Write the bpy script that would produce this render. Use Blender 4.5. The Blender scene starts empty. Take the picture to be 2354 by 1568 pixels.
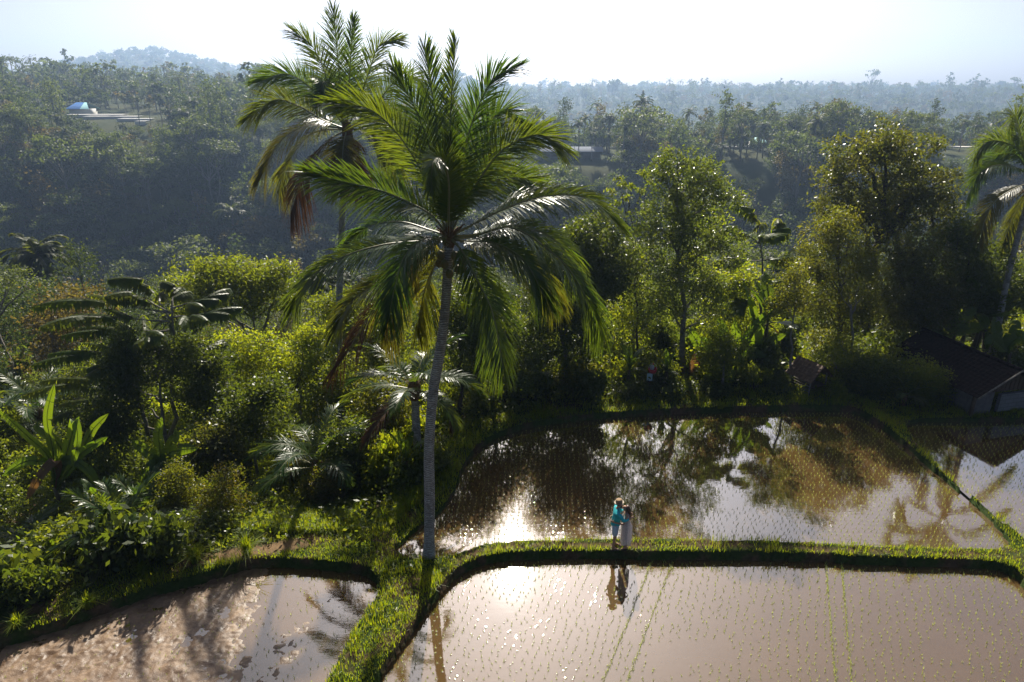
import bpy, math, random
import numpy as np
R = math.radians
rng = np.random.default_rng(7)
random.seed(7)
scn = bpy.context.scene
col = scn.collection

# ------------------------------------------------------------------ camera, sky, sun, exposure
CAMZ, PITCH, FPX, CX, CY = 13.8, R(20.7), 1569.0, 1176.5, 784.0
cd = bpy.data.cameras.new('camera'); cam = bpy.data.objects.new('camera', cd); col.objects.link(cam)
cam.location = (0, 0, CAMZ); cam.rotation_euler = (R(90) - PITCH, 0, 0)
cd.sensor_width = 36; cd.lens = 36 * FPX / 2353.0; cd.clip_start = .1; cd.clip_end = 9000
scn.camera = cam
SUN_EL = 38.5
wd = bpy.data.worlds.new('World'); scn.world = wd; wd.use_nodes = True
wn = wd.node_tree; bg = wn.nodes['Background']
sky = wn.nodes.new('ShaderNodeTexSky'); sky.sky_type = 'NISHITA'; sky.sun_disc = False
sky.sun_elevation = R(SUN_EL); sky.sun_rotation = 0.0
sky.altitude = 300; sky.air_density = .32; sky.dust_density = 2.9; sky.ozone_density = 1.0
wn.links.new(sky.outputs[0], bg.inputs['Color']); bg.inputs['Strength'].default_value = 0.076
sl = bpy.data.lights.new('sun', 'SUN'); sl.energy = 5.0; sl.angle = R(.55); sl.color = (1, .93, .80)
so = bpy.data.objects.new('sun', sl); col.objects.link(so); so.rotation_euler = (-R(90 - SUN_EL), 0, 0); so.location = (0, 40, 60)
scn.view_settings.view_transform = 'Standard'; scn.view_settings.look = 'None'
scn.view_settings.exposure = 0.80; scn.view_settings.gamma = 1.0
scn.render.engine = 'CYCLES'
cy = scn.cycles
cy.max_bounces = 7; cy.diffuse_bounces = 2; cy.glossy_bounces = 2; cy.transmission_bounces = 4; cy.volume_bounces = 0
cy.transparent_max_bounces = 4; cy.sample_clamp_indirect = 4.0; cy.caustics_reflective = False; cy.caustics_refractive = False
cy.use_denoising = True; cy.denoising_prefilter = 'NONE'; cy.use_adaptive_sampling = True; cy.adaptive_threshold = 0.012

# ------------------------------------------------------------------ small helpers
SP, CP = math.sin(PITCH), math.cos(PITCH)
def W(px, py, Y):                       # point at ground distance Y seen in direction (px, py)
    u, v = (px - CX) / FPX, (CY - py) / FPX
    t = Y / (CP + v * SP)
    return np.array([u * t, Y, CAMZ + t * (-SP + v * CP)])
def WZ(px, py, z):                      # point at height z seen in direction (px, py)
    u, v = (px - CX) / FPX, (CY - py) / FPX
    t = (z - CAMZ) / (-SP + v * CP)
    return np.array([u * t, t * (CP + v * SP), z])
def depth(p): return p[1] * CP + (CAMZ - p[2]) * SP
def proj(p):
    d = p[1] * CP + (CAMZ - p[2]) * SP
    return CX + FPX * p[0] / d, CY - FPX * (p[1] * SP - (CAMZ - p[2]) * CP) / d
def nrm(a): return a / np.maximum(np.linalg.norm(a, axis=-1, keepdims=True), 1e-9)
UP = np.array([0, 0, 1.0])

class MB:
    def __init__(s): s.v = []; s.q = []; s.t = []; s.tint = []; s.n = 0
    def add(s, v, q=None, t=None, tint=.5, mat=0):
        v = np.asarray(v, float).reshape(-1, 3)
        s.v.append(v); s.tint.append(np.broadcast_to(np.asarray(tint, float), (len(v),)) if np.ndim(tint) == 0 else np.asarray(tint, float))
        if q is not None and len(q): q = np.asarray(q, int); s.q.append((q + s.n, mat if np.ndim(mat) else np.full(len(q), mat)))
        if t is not None and len(t): t = np.asarray(t, int); s.t.append((t + s.n, np.full(len(t), mat)))
        s.n += len(v)
    def quads(s, v, tint=.5, mat=0):    # v (N,4,3), tint (N,)
        N = len(v)
        s.add(v, np.arange(N * 4).reshape(N, 4), tint=np.repeat(np.broadcast_to(tint, (N,)), 4), mat=mat)
    def grid(s, P, closed=False, tint=.5, mat=0):
        r, c, _ = P.shape
        I = np.arange(r * c).reshape(r, c)
        J = np.concatenate([I, I[:, :1]], 1) if closed else I
        q = np.stack([J[:-1, :-1], J[:-1, 1:], J[1:, 1:], J[1:, :-1]], -1).reshape(-1, 4)
        s.add(P, q, tint=tint, mat=mat)
    def tube(s, P, rad, sides=7, tint=.5, mat=0, cap=True):
        P = np.asarray(P, float); rad = np.broadcast_to(np.asarray(rad, float), (len(P),))
        T = nrm(np.gradient(P, axis=0))
        ref = np.array([.31, .17, .93]) if abs(T[:, 2]).mean() < .8 else np.array([1, .12, 0.])
        A = nrm(np.cross(T, ref)); B = np.cross(T, A)
        a = np.linspace(0, 2 * np.pi, sides, endpoint=False)
        G = P[:, None] + rad[:, None, None] * (np.cos(a)[None, :, None] * A[:, None] + np.sin(a)[None, :, None] * B[:, None])
        n0 = s.n; s.grid(G, True, tint, mat)
        if cap:
            base = n0 + (len(P) - 1) * sides
            s.t.append((np.array([[base, base + k, base + k + 1] for k in range(1, sides - 1)]), np.full(sides - 2, mat)))
            s.t.append((np.array([[n0, n0 + k + 1, n0 + k] for k in range(1, sides - 1)]), np.full(sides - 2, mat)))
    def box(s, c, d, rz=0, mat=0, tint=.5, bev=0):
        c = np.asarray(c, float); d = np.asarray(d, float) / 2
        v = np.array([[x, y, z] for z in (-1, 1) for y in (-1, 1) for x in (-1, 1)]) * d
        ca, sa = math.cos(rz), math.sin(rz)
        v = np.stack([v[:, 0] * ca - v[:, 1] * sa, v[:, 0] * sa + v[:, 1] * ca, v[:, 2]], 1) + c
        s.add(v, [[0, 2, 3, 1], [4, 5, 7, 6], [0, 1, 5, 4], [2, 6, 7, 3], [1, 3, 7, 5], [0, 4, 6, 2]], mat=mat, tint=tint)
    def ball(s, c, r, seg=10, mat=0, tint=.5):
        r = np.broadcast_to(np.asarray(r, float), (3,))
        th = np.linspace(.02, np.pi - .02, seg); ph = np.linspace(0, 2 * np.pi, seg + 2, endpoint=False)
        P = np.stack([np.sin(th)[:, None] * np.cos(ph), np.sin(th)[:, None] * np.sin(ph), np.cos(th)[:, None] + 0 * ph], -1) * r + np.asarray(c)
        s.grid(P[:, ::-1], True, tint, mat)
    def arrays(s):
        V = np.concatenate(s.v); t = np.concatenate(s.tint)
        Q = np.concatenate([a for a, _ in s.q]) if s.q else np.zeros((0, 4), int); QM = np.concatenate([m for _, m in s.q]) if s.q else np.zeros(0, int)
        T = np.concatenate([a for a, _ in s.t]) if s.t else np.zeros((0, 3), int); TM = np.concatenate([m for _, m in s.t]) if s.t else np.zeros(0, int)
        return V, Q, QM, T, TM, t
    def mesh(s, name, mats, smooth=True):
        V, Q, QM, T, TM, tint = s.arrays()
        me = bpy.data.meshes.new(name)
        me.vertices.add(len(V)); me.vertices.foreach_set('co', V.astype(np.float32).ravel())
        nl = Q.size + T.size; npoly = len(Q) + len(T)
        me.loops.add(nl); me.loops.foreach_set('vertex_index', np.concatenate([Q.ravel(), T.ravel()]).astype(np.int32))
        me.polygons.add(npoly)
        me.polygons.foreach_set('loop_start', np.concatenate([np.arange(len(Q)) * 4, Q.size + np.arange(len(T)) * 3]).astype(np.int32))
        me.polygons.foreach_set('material_index', np.concatenate([QM, TM]).astype(np.int32))
        me.polygons.foreach_set('use_smooth', np.full(npoly, smooth))
        at = me.attributes.new('tint', 'FLOAT', 'POINT'); at.data.foreach_set('value', tint.astype(np.float32))
        for m in (mats if isinstance(mats, (list, tuple)) else [mats]): me.materials.append(m)
        me.update(calc_edges=True)
        return me
    def build(s, name, mats, parent=None, smooth=True, loc=None):
        return link(name, s.mesh(name, mats, smooth), parent, loc)

def link(name, me, parent=None, loc=None):
    o = bpy.data.objects.new(name, me); col.objects.link(o)
    if parent is not None: o.parent = parent
    if loc is not None: o.location = loc
    return o
def tag(o, label=None, cat=None, group=None, kind=None):
    for k, v in (('label', label), ('category', cat), ('group', group), ('kind', kind)):
        if v: o[k] = v
    return o
def thing(name, label, cat, loc, rz=0, sc=1, group=None):
    o = bpy.data.objects.new(name, None); col.objects.link(o); o.empty_display_size = .2
    o.location = loc; o.rotation_euler = (0, 0, rz); o.scale = (sc, sc, sc)
    return tag(o, label, cat, group)
def copy_tree(src, loc, rz, sc, label, group=None):
    r = src.copy(); col.objects.link(r); r.location = loc; r.rotation_euler = (0, 0, rz)
    r.scale = sc if np.ndim(sc) else (sc, sc, sc); r['label'] = label
    if group: r['group'] = group
    for ch in list(src.children):
        c = ch.copy(); col.objects.link(c); c.parent = r
        for g in ch.children:
            d = g.copy(); col.objects.link(d); d.parent = c
    return r

# ------------------------------------------------------------------ materials
def newmat(name):
    m = bpy.data.materials.new(name); m.use_nodes = True; nt = m.node_tree
    return m, nt, nt.nodes['Principled BSDF'], nt.nodes['Material Output']
def pset(p, **k):
    for a, v in k.items(): p.inputs[a.replace('_', ' ')].default_value = v
def mixc(nt, fac, a, b):
    n = nt.nodes.new('ShaderNodeMix'); n.data_type = 'RGBA'
    if hasattr(fac, 'is_linked'): nt.links.new(fac, n.inputs[0])
    else: n.inputs[0].default_value = fac
    for i, c in ((6, a), (7, b)):
        if hasattr(c, 'is_linked'): nt.links.new(c, n.inputs[i])
        else: n.inputs[i].default_value = (*c, 1)
    return n.outputs[2]
def noise(nt, scale, detail=4, vec=None, rough=.55):
    n = nt.nodes.new('ShaderNodeTexNoise'); n.inputs['Scale'].default_value = scale; n.inputs['Detail'].default_value = detail; n.inputs['Roughness'].default_value = rough
    if vec is not None: nt.links.new(vec, n.inputs['Vector'])
    return n.outputs['Fac']
def ramp(nt, fac, lo, hi):
    n = nt.nodes.new('ShaderNodeMapRange'); nt.links.new(fac, n.inputs[0]); n.inputs[1].default_value = lo; n.inputs[2].default_value = hi
    return n.outputs[0]
def objco(nt):
    n = nt.nodes.new('ShaderNodeTexCoord'); return n.outputs['Object']
def bump(nt, h, strength, dist, p):
    b = nt.nodes.new('ShaderNodeBump'); b.inputs['Strength'].default_value = strength; b.inputs['Distance'].default_value = dist
    nt.links.new(h, b.inputs['Height']); nt.links.new(b.outputs[0], p.inputs['Normal'])
def leafmat(name, c1, c2, t1, t2, tw=.42, rough=.35, spec=.5):
    m, nt, p, out = newmat(name)
    at = nt.nodes.new('ShaderNodeAttribute'); at.attribute_name = 'tint'
    nt.links.new(mixc(nt, at.outputs['Fac'], c1, c2), p.inputs['Base Color'])
    pset(p, Roughness=rough); p.inputs['Specular IOR Level'].default_value = spec
    tr = nt.nodes.new('ShaderNodeBsdfTranslucent'); nt.links.new(mixc(nt, at.outputs['Fac'], t1, t2), tr.inputs['Color'])
    mx = nt.nodes.new('ShaderNodeMixShader'); mx.inputs[0].default_value = tw
    nt.links.new(p.outputs[0], mx.inputs[1]); nt.links.new(tr.outputs[0], mx.inputs[2]); nt.links.new(mx.outputs[0], out.inputs[0])
    return m
def barkmat(name, c1, c2, scale=6, ring=0, lichen=None):
    m, nt, p, out = newmat(name); co = objco(nt)
    f = noise(nt, scale, 6, co, .7)
    c = mixc(nt, ramp(nt, f, .35, .65), c1, c2)
    if lichen: c = mixc(nt, ramp(nt, noise(nt, scale * 2.3, 4, co), .56, .66), c, lichen)
    nt.links.new(c, p.inputs['Base Color']); pset(p, Roughness=.9)
    h = f
    if ring:
        w = nt.nodes.new('ShaderNodeTexWave'); w.bands_direction = 'Z'; w.inputs['Scale'].default_value = ring; w.inputs['Distortion'].default_value = 6; w.inputs['Detail'].default_value = 3; nt.links.new(co, w.inputs['Vector'])
        c = mixc(nt, ramp(nt, w.outputs['Fac'], .75, 1.0), c, tuple(.35 * q for q in c1)); nt.links.new(c, p.inputs['Base Color']); a = nt.nodes.new('ShaderNodeMath'); a.operation = 'ADD'; nt.links.new(f, a.inputs[0]); nt.links.new(w.outputs['Fac'], a.inputs[1]); h = a.outputs[0]
    bump(nt, h, .7, .03, p)
    return m
def plainmat(name, c1, c2=None, rough=.7, scale=8, metal=0, bmp=0):
    m, nt, p, out = newmat(name); pset(p, Roughness=rough, Metallic=metal)
    f = noise(nt, scale, 5, objco(nt))
    nt.links.new(mixc(nt, ramp(nt, f, .35, .65), c1, c2 or tuple(.8 * x for x in c1)), p.inputs['Base Color'])
    if bmp: bump(nt, f, .5, bmp, p)
    return m

M = {}
M['palm'] = leafmat('palm_leaflet', (.022, .055, .010), (.042, .075, .014), (.10, .20, .010), (.27, .30, .012), .42, .34, .45)
M['palm_old'] = leafmat('palm_leaflet_old', (0.035, 0.052, 0.011), (0.065, 0.062, 0.016), (0.153, 0.200, 0.010), (0.306, 0.232, 0.012), .44, .4, .4)
M['palm_dead'] = leafmat('palm_leaflet_dead', (.075, .042, .02), (.11, .062, .03), (.11, .05, .015), (.16, .07, .02), .22, .7, .2)
M['rachis'] = plainmat('frond_rib', (.14, .15, .05), (.2, .17, .07), .45)
M['bark_palm'] = barkmat('palm_bark', (.22, .21, .19), (.50, .48, .44), 5, 5, (.56, .57, .53))
M['bark_dark'] = barkmat('dark_bark', (.035, .028, .02), (.10, .08, .06), 7)
M['bark_pale'] = barkmat('pale_bark', (.10, .09, .075), (.26, .24, .2), 8)
M['fibre'] = plainmat('palm_fibre', (.16, .085, .03), (.08, .045, .02), .9, 20)
M['nut'] = plainmat('coconut_husk', (.12, .13, .04), (.2, .13, .04), .5)
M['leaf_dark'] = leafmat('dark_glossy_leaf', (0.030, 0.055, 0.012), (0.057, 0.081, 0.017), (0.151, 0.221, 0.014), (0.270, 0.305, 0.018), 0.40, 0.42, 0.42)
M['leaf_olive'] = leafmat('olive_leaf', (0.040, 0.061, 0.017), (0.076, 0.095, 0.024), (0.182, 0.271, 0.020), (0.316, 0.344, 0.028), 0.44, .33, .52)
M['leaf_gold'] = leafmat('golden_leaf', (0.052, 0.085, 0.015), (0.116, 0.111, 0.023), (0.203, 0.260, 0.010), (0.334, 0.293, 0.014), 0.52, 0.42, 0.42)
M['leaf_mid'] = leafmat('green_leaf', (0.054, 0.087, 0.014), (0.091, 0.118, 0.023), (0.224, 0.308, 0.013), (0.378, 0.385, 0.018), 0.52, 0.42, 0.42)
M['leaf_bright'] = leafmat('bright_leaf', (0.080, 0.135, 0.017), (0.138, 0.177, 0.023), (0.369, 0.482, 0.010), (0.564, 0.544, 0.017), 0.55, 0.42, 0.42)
M['leaf_red'] = leafmat('red_tip_leaf', (0.045, 0.075, 0.015), (0.100, 0.070, 0.020), (0.160, 0.255, 0.011), (0.336, 0.230, 0.016), .50, .42, .42)
M['leaf_brown'] = leafmat('russet_leaf', (0.033, 0.048, 0.014), (0.069, 0.069, 0.020), (0.162, 0.216, 0.018), (0.324, 0.297, 0.024), .42, .33, .52)
M['banana'] = leafmat('banana_leaf', (0.043, 0.088, 0.014), (0.068, 0.113, 0.019), (0.174, 0.292, 0.008), (0.250, 0.328, 0.011), .50, .40, .4)
M['banana_dry'] = leafmat('banana_leaf_dry', (.14, .09, .05), (.2, .13, .07), (.3, .15, .04), (.4, .2, .03), .3, .7, .2)
M['banana_stem'] = plainmat('banana_stem_skin', (.12, .10, .04), (.07, .05, .025), .6, 6)
M['grass'] = leafmat('grass_blade', (0.064, 0.123, 0.011), (0.128, 0.160, 0.015), (0.344, 0.500, 0.009), (0.594, 0.575, 0.013), 0.55, 0.45, 0.35)
M['rice'] = leafmat('rice_blade', (.22, .30, .07), (.30, .36, .11), (.60, .70, .12), (.65, .70, .2), .5, .5, .3)
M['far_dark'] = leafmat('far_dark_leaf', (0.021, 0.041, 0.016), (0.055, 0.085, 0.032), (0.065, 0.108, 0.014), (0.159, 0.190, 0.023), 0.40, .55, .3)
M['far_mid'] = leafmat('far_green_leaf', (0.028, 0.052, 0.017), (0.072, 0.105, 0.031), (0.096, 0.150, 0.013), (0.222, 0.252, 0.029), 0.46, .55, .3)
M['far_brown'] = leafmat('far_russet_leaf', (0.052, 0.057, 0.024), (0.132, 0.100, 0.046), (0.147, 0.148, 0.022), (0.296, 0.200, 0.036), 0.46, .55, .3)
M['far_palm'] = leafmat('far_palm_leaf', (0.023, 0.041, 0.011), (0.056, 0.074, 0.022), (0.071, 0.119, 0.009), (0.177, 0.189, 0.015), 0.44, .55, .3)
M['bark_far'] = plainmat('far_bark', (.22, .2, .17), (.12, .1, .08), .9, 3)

def groundmat():
    m, nt, p, out = newmat('ground_soil'); co = objco(nt)
    a = noise(nt, .9, 8, co, .65); b = noise(nt, 7, 6, co, .7); c = noise(nt, .05, 4, co)
    soil = mixc(nt, ramp(nt, b, .3, .7), (.05, .032, .018), (.13, .085, .05))
    green = mixc(nt, ramp(nt, b, .3, .7), (.018, .035, .008), (.05, .075, .016))
    cc = mixc(nt, ramp(nt, a, .40, .52), soil, green)
    at = nt.nodes.new('ShaderNodeAttribute'); at.attribute_name = 'tint'
    cc = mixc(nt, at.outputs['Fac'], cc, mixc(nt, ramp(nt, b, .3, .7), (.14, .09, .048), (.22, .145, .08)))
    far = mixc(nt, ramp(nt, c, .4, .6), (.03, .045, .014), (.06, .065, .022))
    sx = nt.nodes.new('ShaderNodeSeparateXYZ'); nt.links.new(co, sx.inputs[0])
    nt.links.new(mixc(nt, ramp(nt, sx.outputs['Y'], 45, 70), cc, far), p.inputs['Base Color']); pset(p, Roughness=.95); p.inputs['Specular IOR Level'].default_value = .1
    bump(nt, b, .8, .05, p); return m
M['ground'] = groundmat()
def watermat():
    m, nt, p, out = newmat('paddy_water'); co = objco(nt)
    a = noise(nt, .55, 5, co, .6); b = noise(nt, 4.5, 4, co, .6)
    c1 = mixc(nt, ramp(nt, a, .3, .7), (.100, .058, .019), (.125, .074, .028))
    c2 = mixc(nt, ramp(nt, b, .62, .75), c1, (.095, .052, .02))
    nt.links.new(c2, p.inputs['Base Color'])
    pset(p, Roughness=.9); p.inputs['Specular IOR Level'].default_value = 0.0
    mp = nt.nodes.new('ShaderNodeMapping'); mp.inputs['Scale'].default_value = (1.0, 2.2, 1); nt.links.new(co, mp.inputs[0])
    gl = nt.nodes.new('ShaderNodeBsdfGlossy'); gl.inputs['Roughness'].default_value = .03; gl.inputs['Color'].default_value = (1, 1, 1, 1)
    bp = nt.nodes.new('ShaderNodeBump'); bp.inputs['Strength'].default_value = .02; bp.inputs['Distance'].default_value = .05
    nt.links.new(noise(nt, 2.6, 3, mp.outputs[0]), bp.inputs['Height']); nt.links.new(bp.outputs[0], gl.inputs['Normal'])
    fr = nt.nodes.new('ShaderNodeFresnel'); fr.inputs['IOR'].default_value = 1.36
    mu_ = nt.nodes.new('ShaderNodeMath'); mu_.operation = 'MULTIPLY'; mu_.use_clamp = True; mu_.inputs[1].default_value = 5.2; nt.links.new(fr.outputs[0], mu_.inputs[0])
    ms = nt.nodes.new('ShaderNodeMixShader'); nt.links.new(mu_.outputs[0], ms.inputs[0]); nt.links.new(p.outputs[0], ms.inputs[1]); nt.links.new(gl.outputs[0], ms.inputs[2]); nt.links.new(ms.outputs[0], out.inputs[0])
    return m
M['water'] = watermat()
def mudmat():
    m, nt, p, out = newmat('wet_mud'); co = objco(nt)
    a = noise(nt, 3, 7, co, .65); b = noise(nt, 22, 4, co, .7)
    nt.links.new(mixc(nt, ramp(nt, a, .35, .65), (.10, .058, .032), (.25, .165, .10)), p.inputs['Base Color'])
    mr = nt.nodes.new('ShaderNodeMapRange'); nt.links.new(a, mr.inputs[0]); mr.inputs[1].default_value = .35; mr.inputs[2].default_value = .6; mr.inputs[3].default_value = .28; mr.inputs[4].default_value = .6
    nt.links.new(mr.outputs[0], p.inputs['Roughness']); pset(p, IOR=1.5)
    bump(nt, b, .6, .02, p); return m
M['mud'] = mudmat()

# ------------------------------------------------------------------ paddies (outlines on the ground plane) and terrain
ZL, ZM, ZR, ZP = -.20, 0.0, .06, -.28
def outline(pts, z): return np.array([WZ(x, y, z)[:2] for x, y in pts])
PL = outline([(860, 1580), (925, 1490), (975, 1420), (1010, 1370), (1045, 1330), (1095, 1302), (1170, 1287), (1300, 1285), (1500, 1286), (1700, 1288), (1898, 1291), (1968, 1299), (2130, 1303), (2250, 1306), (2310, 1314), (2345, 1340), (2400, 1420), (2480, 1580), (2500, 1750), (1500, 1760), (800, 1750)], ZL)
PM = outline([(915, 1262), (905, 1268), (950, 1290), (1005, 1288), (1060, 1276), (1110, 1256), (1180, 1248), (1400, 1245), (1700, 1246), (1870, 1253), (2000, 1261), (2150, 1265), (2330, 1270), (2300, 1225), (2250, 1172), (2150, 1090), (2060, 1012), (2000, 968), (1960, 948), (1890, 944), (1700, 948), (1500, 955), (1390, 962), (1250, 977), (1160, 998), (1095, 1034), (1060, 1085), (1047, 1135), (1015, 1180), (955, 1222)], ZM)
PR = outline([(2058, 972), (2130, 1055), (2210, 1130), (2300, 1205), (2365, 1258), (2600, 1420), (2900, 1400), (2800, 960), (2400, 970), (2200, 970)], ZR)
PP = outline([(862, 1340), (840, 1322), (783, 1315), (700, 1306), (583, 1305), (500, 1332), (420, 1354), (333, 1379), (213, 1424), (100, 1465), (0, 1490), (-150, 1530), (-400, 1640), (-300, 1800), (700, 1800), (745, 1600), (790, 1512), (838, 1425), (872, 1385), (876, 1355)], ZP)
def smoothpoly(P, n=2):
    for _ in range(n):
        Q = np.empty((len(P) * 2, 2)); N = np.roll(P, -1, 0); Q[0::2] = .75 * P + .25 * N; Q[1::2] = .25 * P + .75 * N; P = Q
    return P
PADS = [(smoothpoly(PL), ZL), (smoothpoly(PM), ZM), (smoothpoly(PR), ZR), (smoothpoly(PP), ZP)]
def sdist(P, x, y):                     # signed distance to polygon, negative inside
    lo, hi = P.min(0) - 10, P.max(0) + 10; k = (x > lo[0]) & (x < hi[0]) & (y > lo[1]) & (y < hi[1])
    out = np.maximum(np.maximum(lo[0] - x, x - hi[0]), np.maximum(lo[1] - y, y - hi[1])) + 10.
    if k.any(): out[k] = _sdist(P, x[k], y[k])
    return out
def _sdist(P, x, y):
    d = np.full(x.shape, 1e9); ins = np.zeros(x.shape, bool)
    for a, b in zip(P, np.roll(P, -1, 0)):
        e = b - a; wx, wy = x - a[0], y - a[1]
        t = np.clip((wx * e[0] + wy * e[1]) / (e @ e), 0, 1)
        d = np.minimum(d, (wx - t * e[0]) ** 2 + (wy - t * e[1]) ** 2)
        c = ((a[1] > y) != (b[1] > y))
        with np.errstate(divide='ignore', invalid='ignore'): ins ^= c & (x < (b[0] - a[0]) * (y - a[1]) / (b[1] - a[1]) + a[0])
    d = np.sqrt(d); return np.where(ins, -d, d)
_h = np.random.default_rng(3).random((64, 64))
def vnoise(x, y, s):
    x, y = x / s + 500.3, y / s + 500.7; xi, yi = np.floor(x).astype(int), np.floor(y).astype(int); fx, fy = x - xi, y - yi
    fx, fy = fx * fx * (3 - 2 * fx), fy * fy * (3 - 2 * fy)
    g = lambda i, j: _h[i % 64, j % 64]
    return (g(xi, yi) * (1 - fx) + g(xi + 1, yi) * fx) * (1 - fy) + (g(xi, yi + 1) * (1 - fx) + g(xi + 1, yi + 1) * fx) * fy - .5
sst = lambda a, b, x: (lambda t: t * t * (3 - 2 * t))(np.clip((x - a) / (b - a), 0, 1))
LY = [0, 30, 45, 60, 85, 110, 150, 196, 245, 275, 292, 330, 420, 600, 1350, 1600, 2000, 2600, 4200]
LZ = [0, -3, -6.5, -11, -22, -33, -50, -52, -9, -3, -1, 0, 2, 2, 0, 0, 8, 5, -20]
RY = [0, 34, 42, 60, 85, 110, 150, 182, 222, 240, 272, 300, 400, 700, 1050, 1210, 1350, 1600, 2200, 4200]
RZ = [0, .2, -1.5, -9, -20, -31, -46, -46, -13, -10.5, -10, -14, -40, -46, -26, -16, -12, -14, -16, -20]
def far_h(x, y):
    a = x / np.maximum(y, 8.)
    f = sst(-.26, -.06, a)
    lz = np.interp(y, LY, LZ); rz = np.interp(y, RY, RZ)
    left = lz + sst(-.32, -.75, a) * sst(220, 420, y) * 9
    z = left * (1 - f) + rz * f
    z = z + 52 * np.exp(-((a + .505) / .105) ** 2) * np.exp(-((y - 2050) / 420) ** 2) + 26 * np.exp(-((a + .43) / .18) ** 2) * np.exp(-((y - 2100) / 500) ** 2)
    z = z + 46 * np.exp(-((a + .075) / .022) ** 2) * np.exp(-((y - 1900) / 300) ** 2)
    z = z + vnoise(x, y, 9) * .5 * sst(32, 50, y) + vnoise(x, y, 60) * 6 * sst(60, 140, y) + vnoise(x, y, 240) * 11 * sst(500, 1100, y)
    return z
def ground_h(x, y):
    x, y = np.asarray(x, float), np.asarray(y, float)
    ds = [sdist(P, x, y) for P, _ in PADS]
    cs = [ZL + .30, ZM + .13 + .018 * np.clip(y - 17.7, 0, 12), ZR + .2, ZP + .36]
    ws = [1 / (np.maximum(d, 0) + .06) ** 3 for d in ds]
    crest = sum(w * c for w, c in zip(ws, cs)) / sum(ws)
    dm = np.minimum.reduce(ds)
    f = sst(-.26, -.06, x / np.maximum(y, 8.))
    gard = far_h(x, y)
    near = crest - .10 * np.clip(dm - 1.0, 0, 9) * (1 - sst(-2, 6, x))
    k = sst(1.0, 9.0, dm)
    z = near * (1 - k) + gard * k
    z = z + vnoise(x, y, .5) * .07 * sst(0, .25, dm) + vnoise(x, y, .17) * .03
    for d, (_, lv) in zip(ds, PADS): z = np.where(d < .02, lv - .15, z)
    return z, dm
def bare_soil(x, y):                     # trodden line along the middle bund and the earth heap beside the drained paddy
    dl, dmm, dp = (sdist(PADS[i][0], x, y) for i in (0, 1, 3)); w = dl + dmm
    path = (w < 1.6) * np.exp(-(((dl - dmm) / np.maximum(w, .1)) / .32) ** 2) * sst(-2.3, -1.2, x) * (.55 + .9 * (vnoise(x, y, .8) + .3 * vnoise(x, y, .2)))
    q = (y - (17.75 + .30 * (x + 8.0)))
    heap = np.exp(-((x + 8.1) / 1.9) ** 4 - (q / .33) ** 4)
    return np.clip(np.maximum(path, heap), 0, 1)
def gh(x, y): return float(ground_h(np.array([x]), np.array([y]))[0][0])
def axis(lo, hi, step, a, b, g):
    c = list(np.arange(lo, hi, step)); s = step; v = hi
    while v < b: c.append(v); s *= g; v += s
    c.append(b); s = step; v = lo - step; pre = []
    while v > a: pre.append(v); s *= g; v -= s
    return np.array([a] + pre[::-1] + c)
gx = axis(-11, 21, .09, -2500, 2500, 1.06); gy = axis(12.3, 30, .08, -30, 2450, 1.035)
GX, GY = np.meshgrid(gx, gy)
GZ, _ = ground_h(GX, GY)
mb = MB(); mb.grid(np.stack([GX, GY, GZ], -1), tint=bare_soil(GX, GY).ravel()); tag(mb.build('ground', M['ground']), kind='structure')
def waterpoly(P, z, name):
    import bmesh
    bm = bmesh.new(); c = P.mean(0); Q = c + (P - c) * 1.004
    f = bm.faces.new([bm.verts.new((x, y, z)) for x, y in Q]); f.normal_update()
    if f.normal.z < 0: f.normal_flip()
    bmesh.ops.triangulate(bm, faces=[f]); me = bpy.data.meshes.new(name); bm.to_mesh(me); bm.free(); me.materials.append(M['water'])
    return tag(link(name, me), kind='structure')
for P, z in PADS: waterpoly(P, z, 'paddy_water')
# mud of the drained paddy, its ridges standing out of a film of water
mx_, my_ = np.meshgrid(np.arange(-13.5, -2.5, .036), np.arange(11.5, 19, .036))
sd = sdist(PADS[3][0], mx_, my_)
mu, mv = mx_ * .93 - my_ * .37, mx_ * .37 + my_ * .93          # across and along the rows
mz = ZP - .006 + (.45 + 1.2 * np.clip(vnoise(mx_, my_, 1.5) + .45, 0, 1)) * (.022 * vnoise(mu, mv * .5, .6) + .030 * vnoise(mx_, my_, .31) + .024 * np.maximum(vnoise(mx_, my_, .12), -.1) + .016 * vnoise(mx_ + 3.3, my_ * 1.1, .075) + .020 * np.abs(vnoise(mx_, my_, .17)))
mz += .035 * sst(6.0, 9.0, -mx_) - .045 * sst(15.6, 17.6, my_) * sst(-8.5, -6, mx_) - .012
keep = (sd < .06); I = np.arange(mx_.size).reshape(mx_.shape)
qq = np.stack([I[:-1, :-1], I[:-1, 1:], I[1:, 1:], I[1:, :-1]], -1).reshape(-1, 4)
qq = qq[keep.ravel()[qq].all(1)]
used = np.unique(qq); remap = np.zeros(mx_.size, int); remap[used] = np.arange(len(used))
mb = MB(); mb.add(np.stack([mx_, my_, mz], -1).reshape(-1, 3)[used], remap[qq]); tag(mb.build('paddy_mud', M['mud']), kind='structure')

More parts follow.
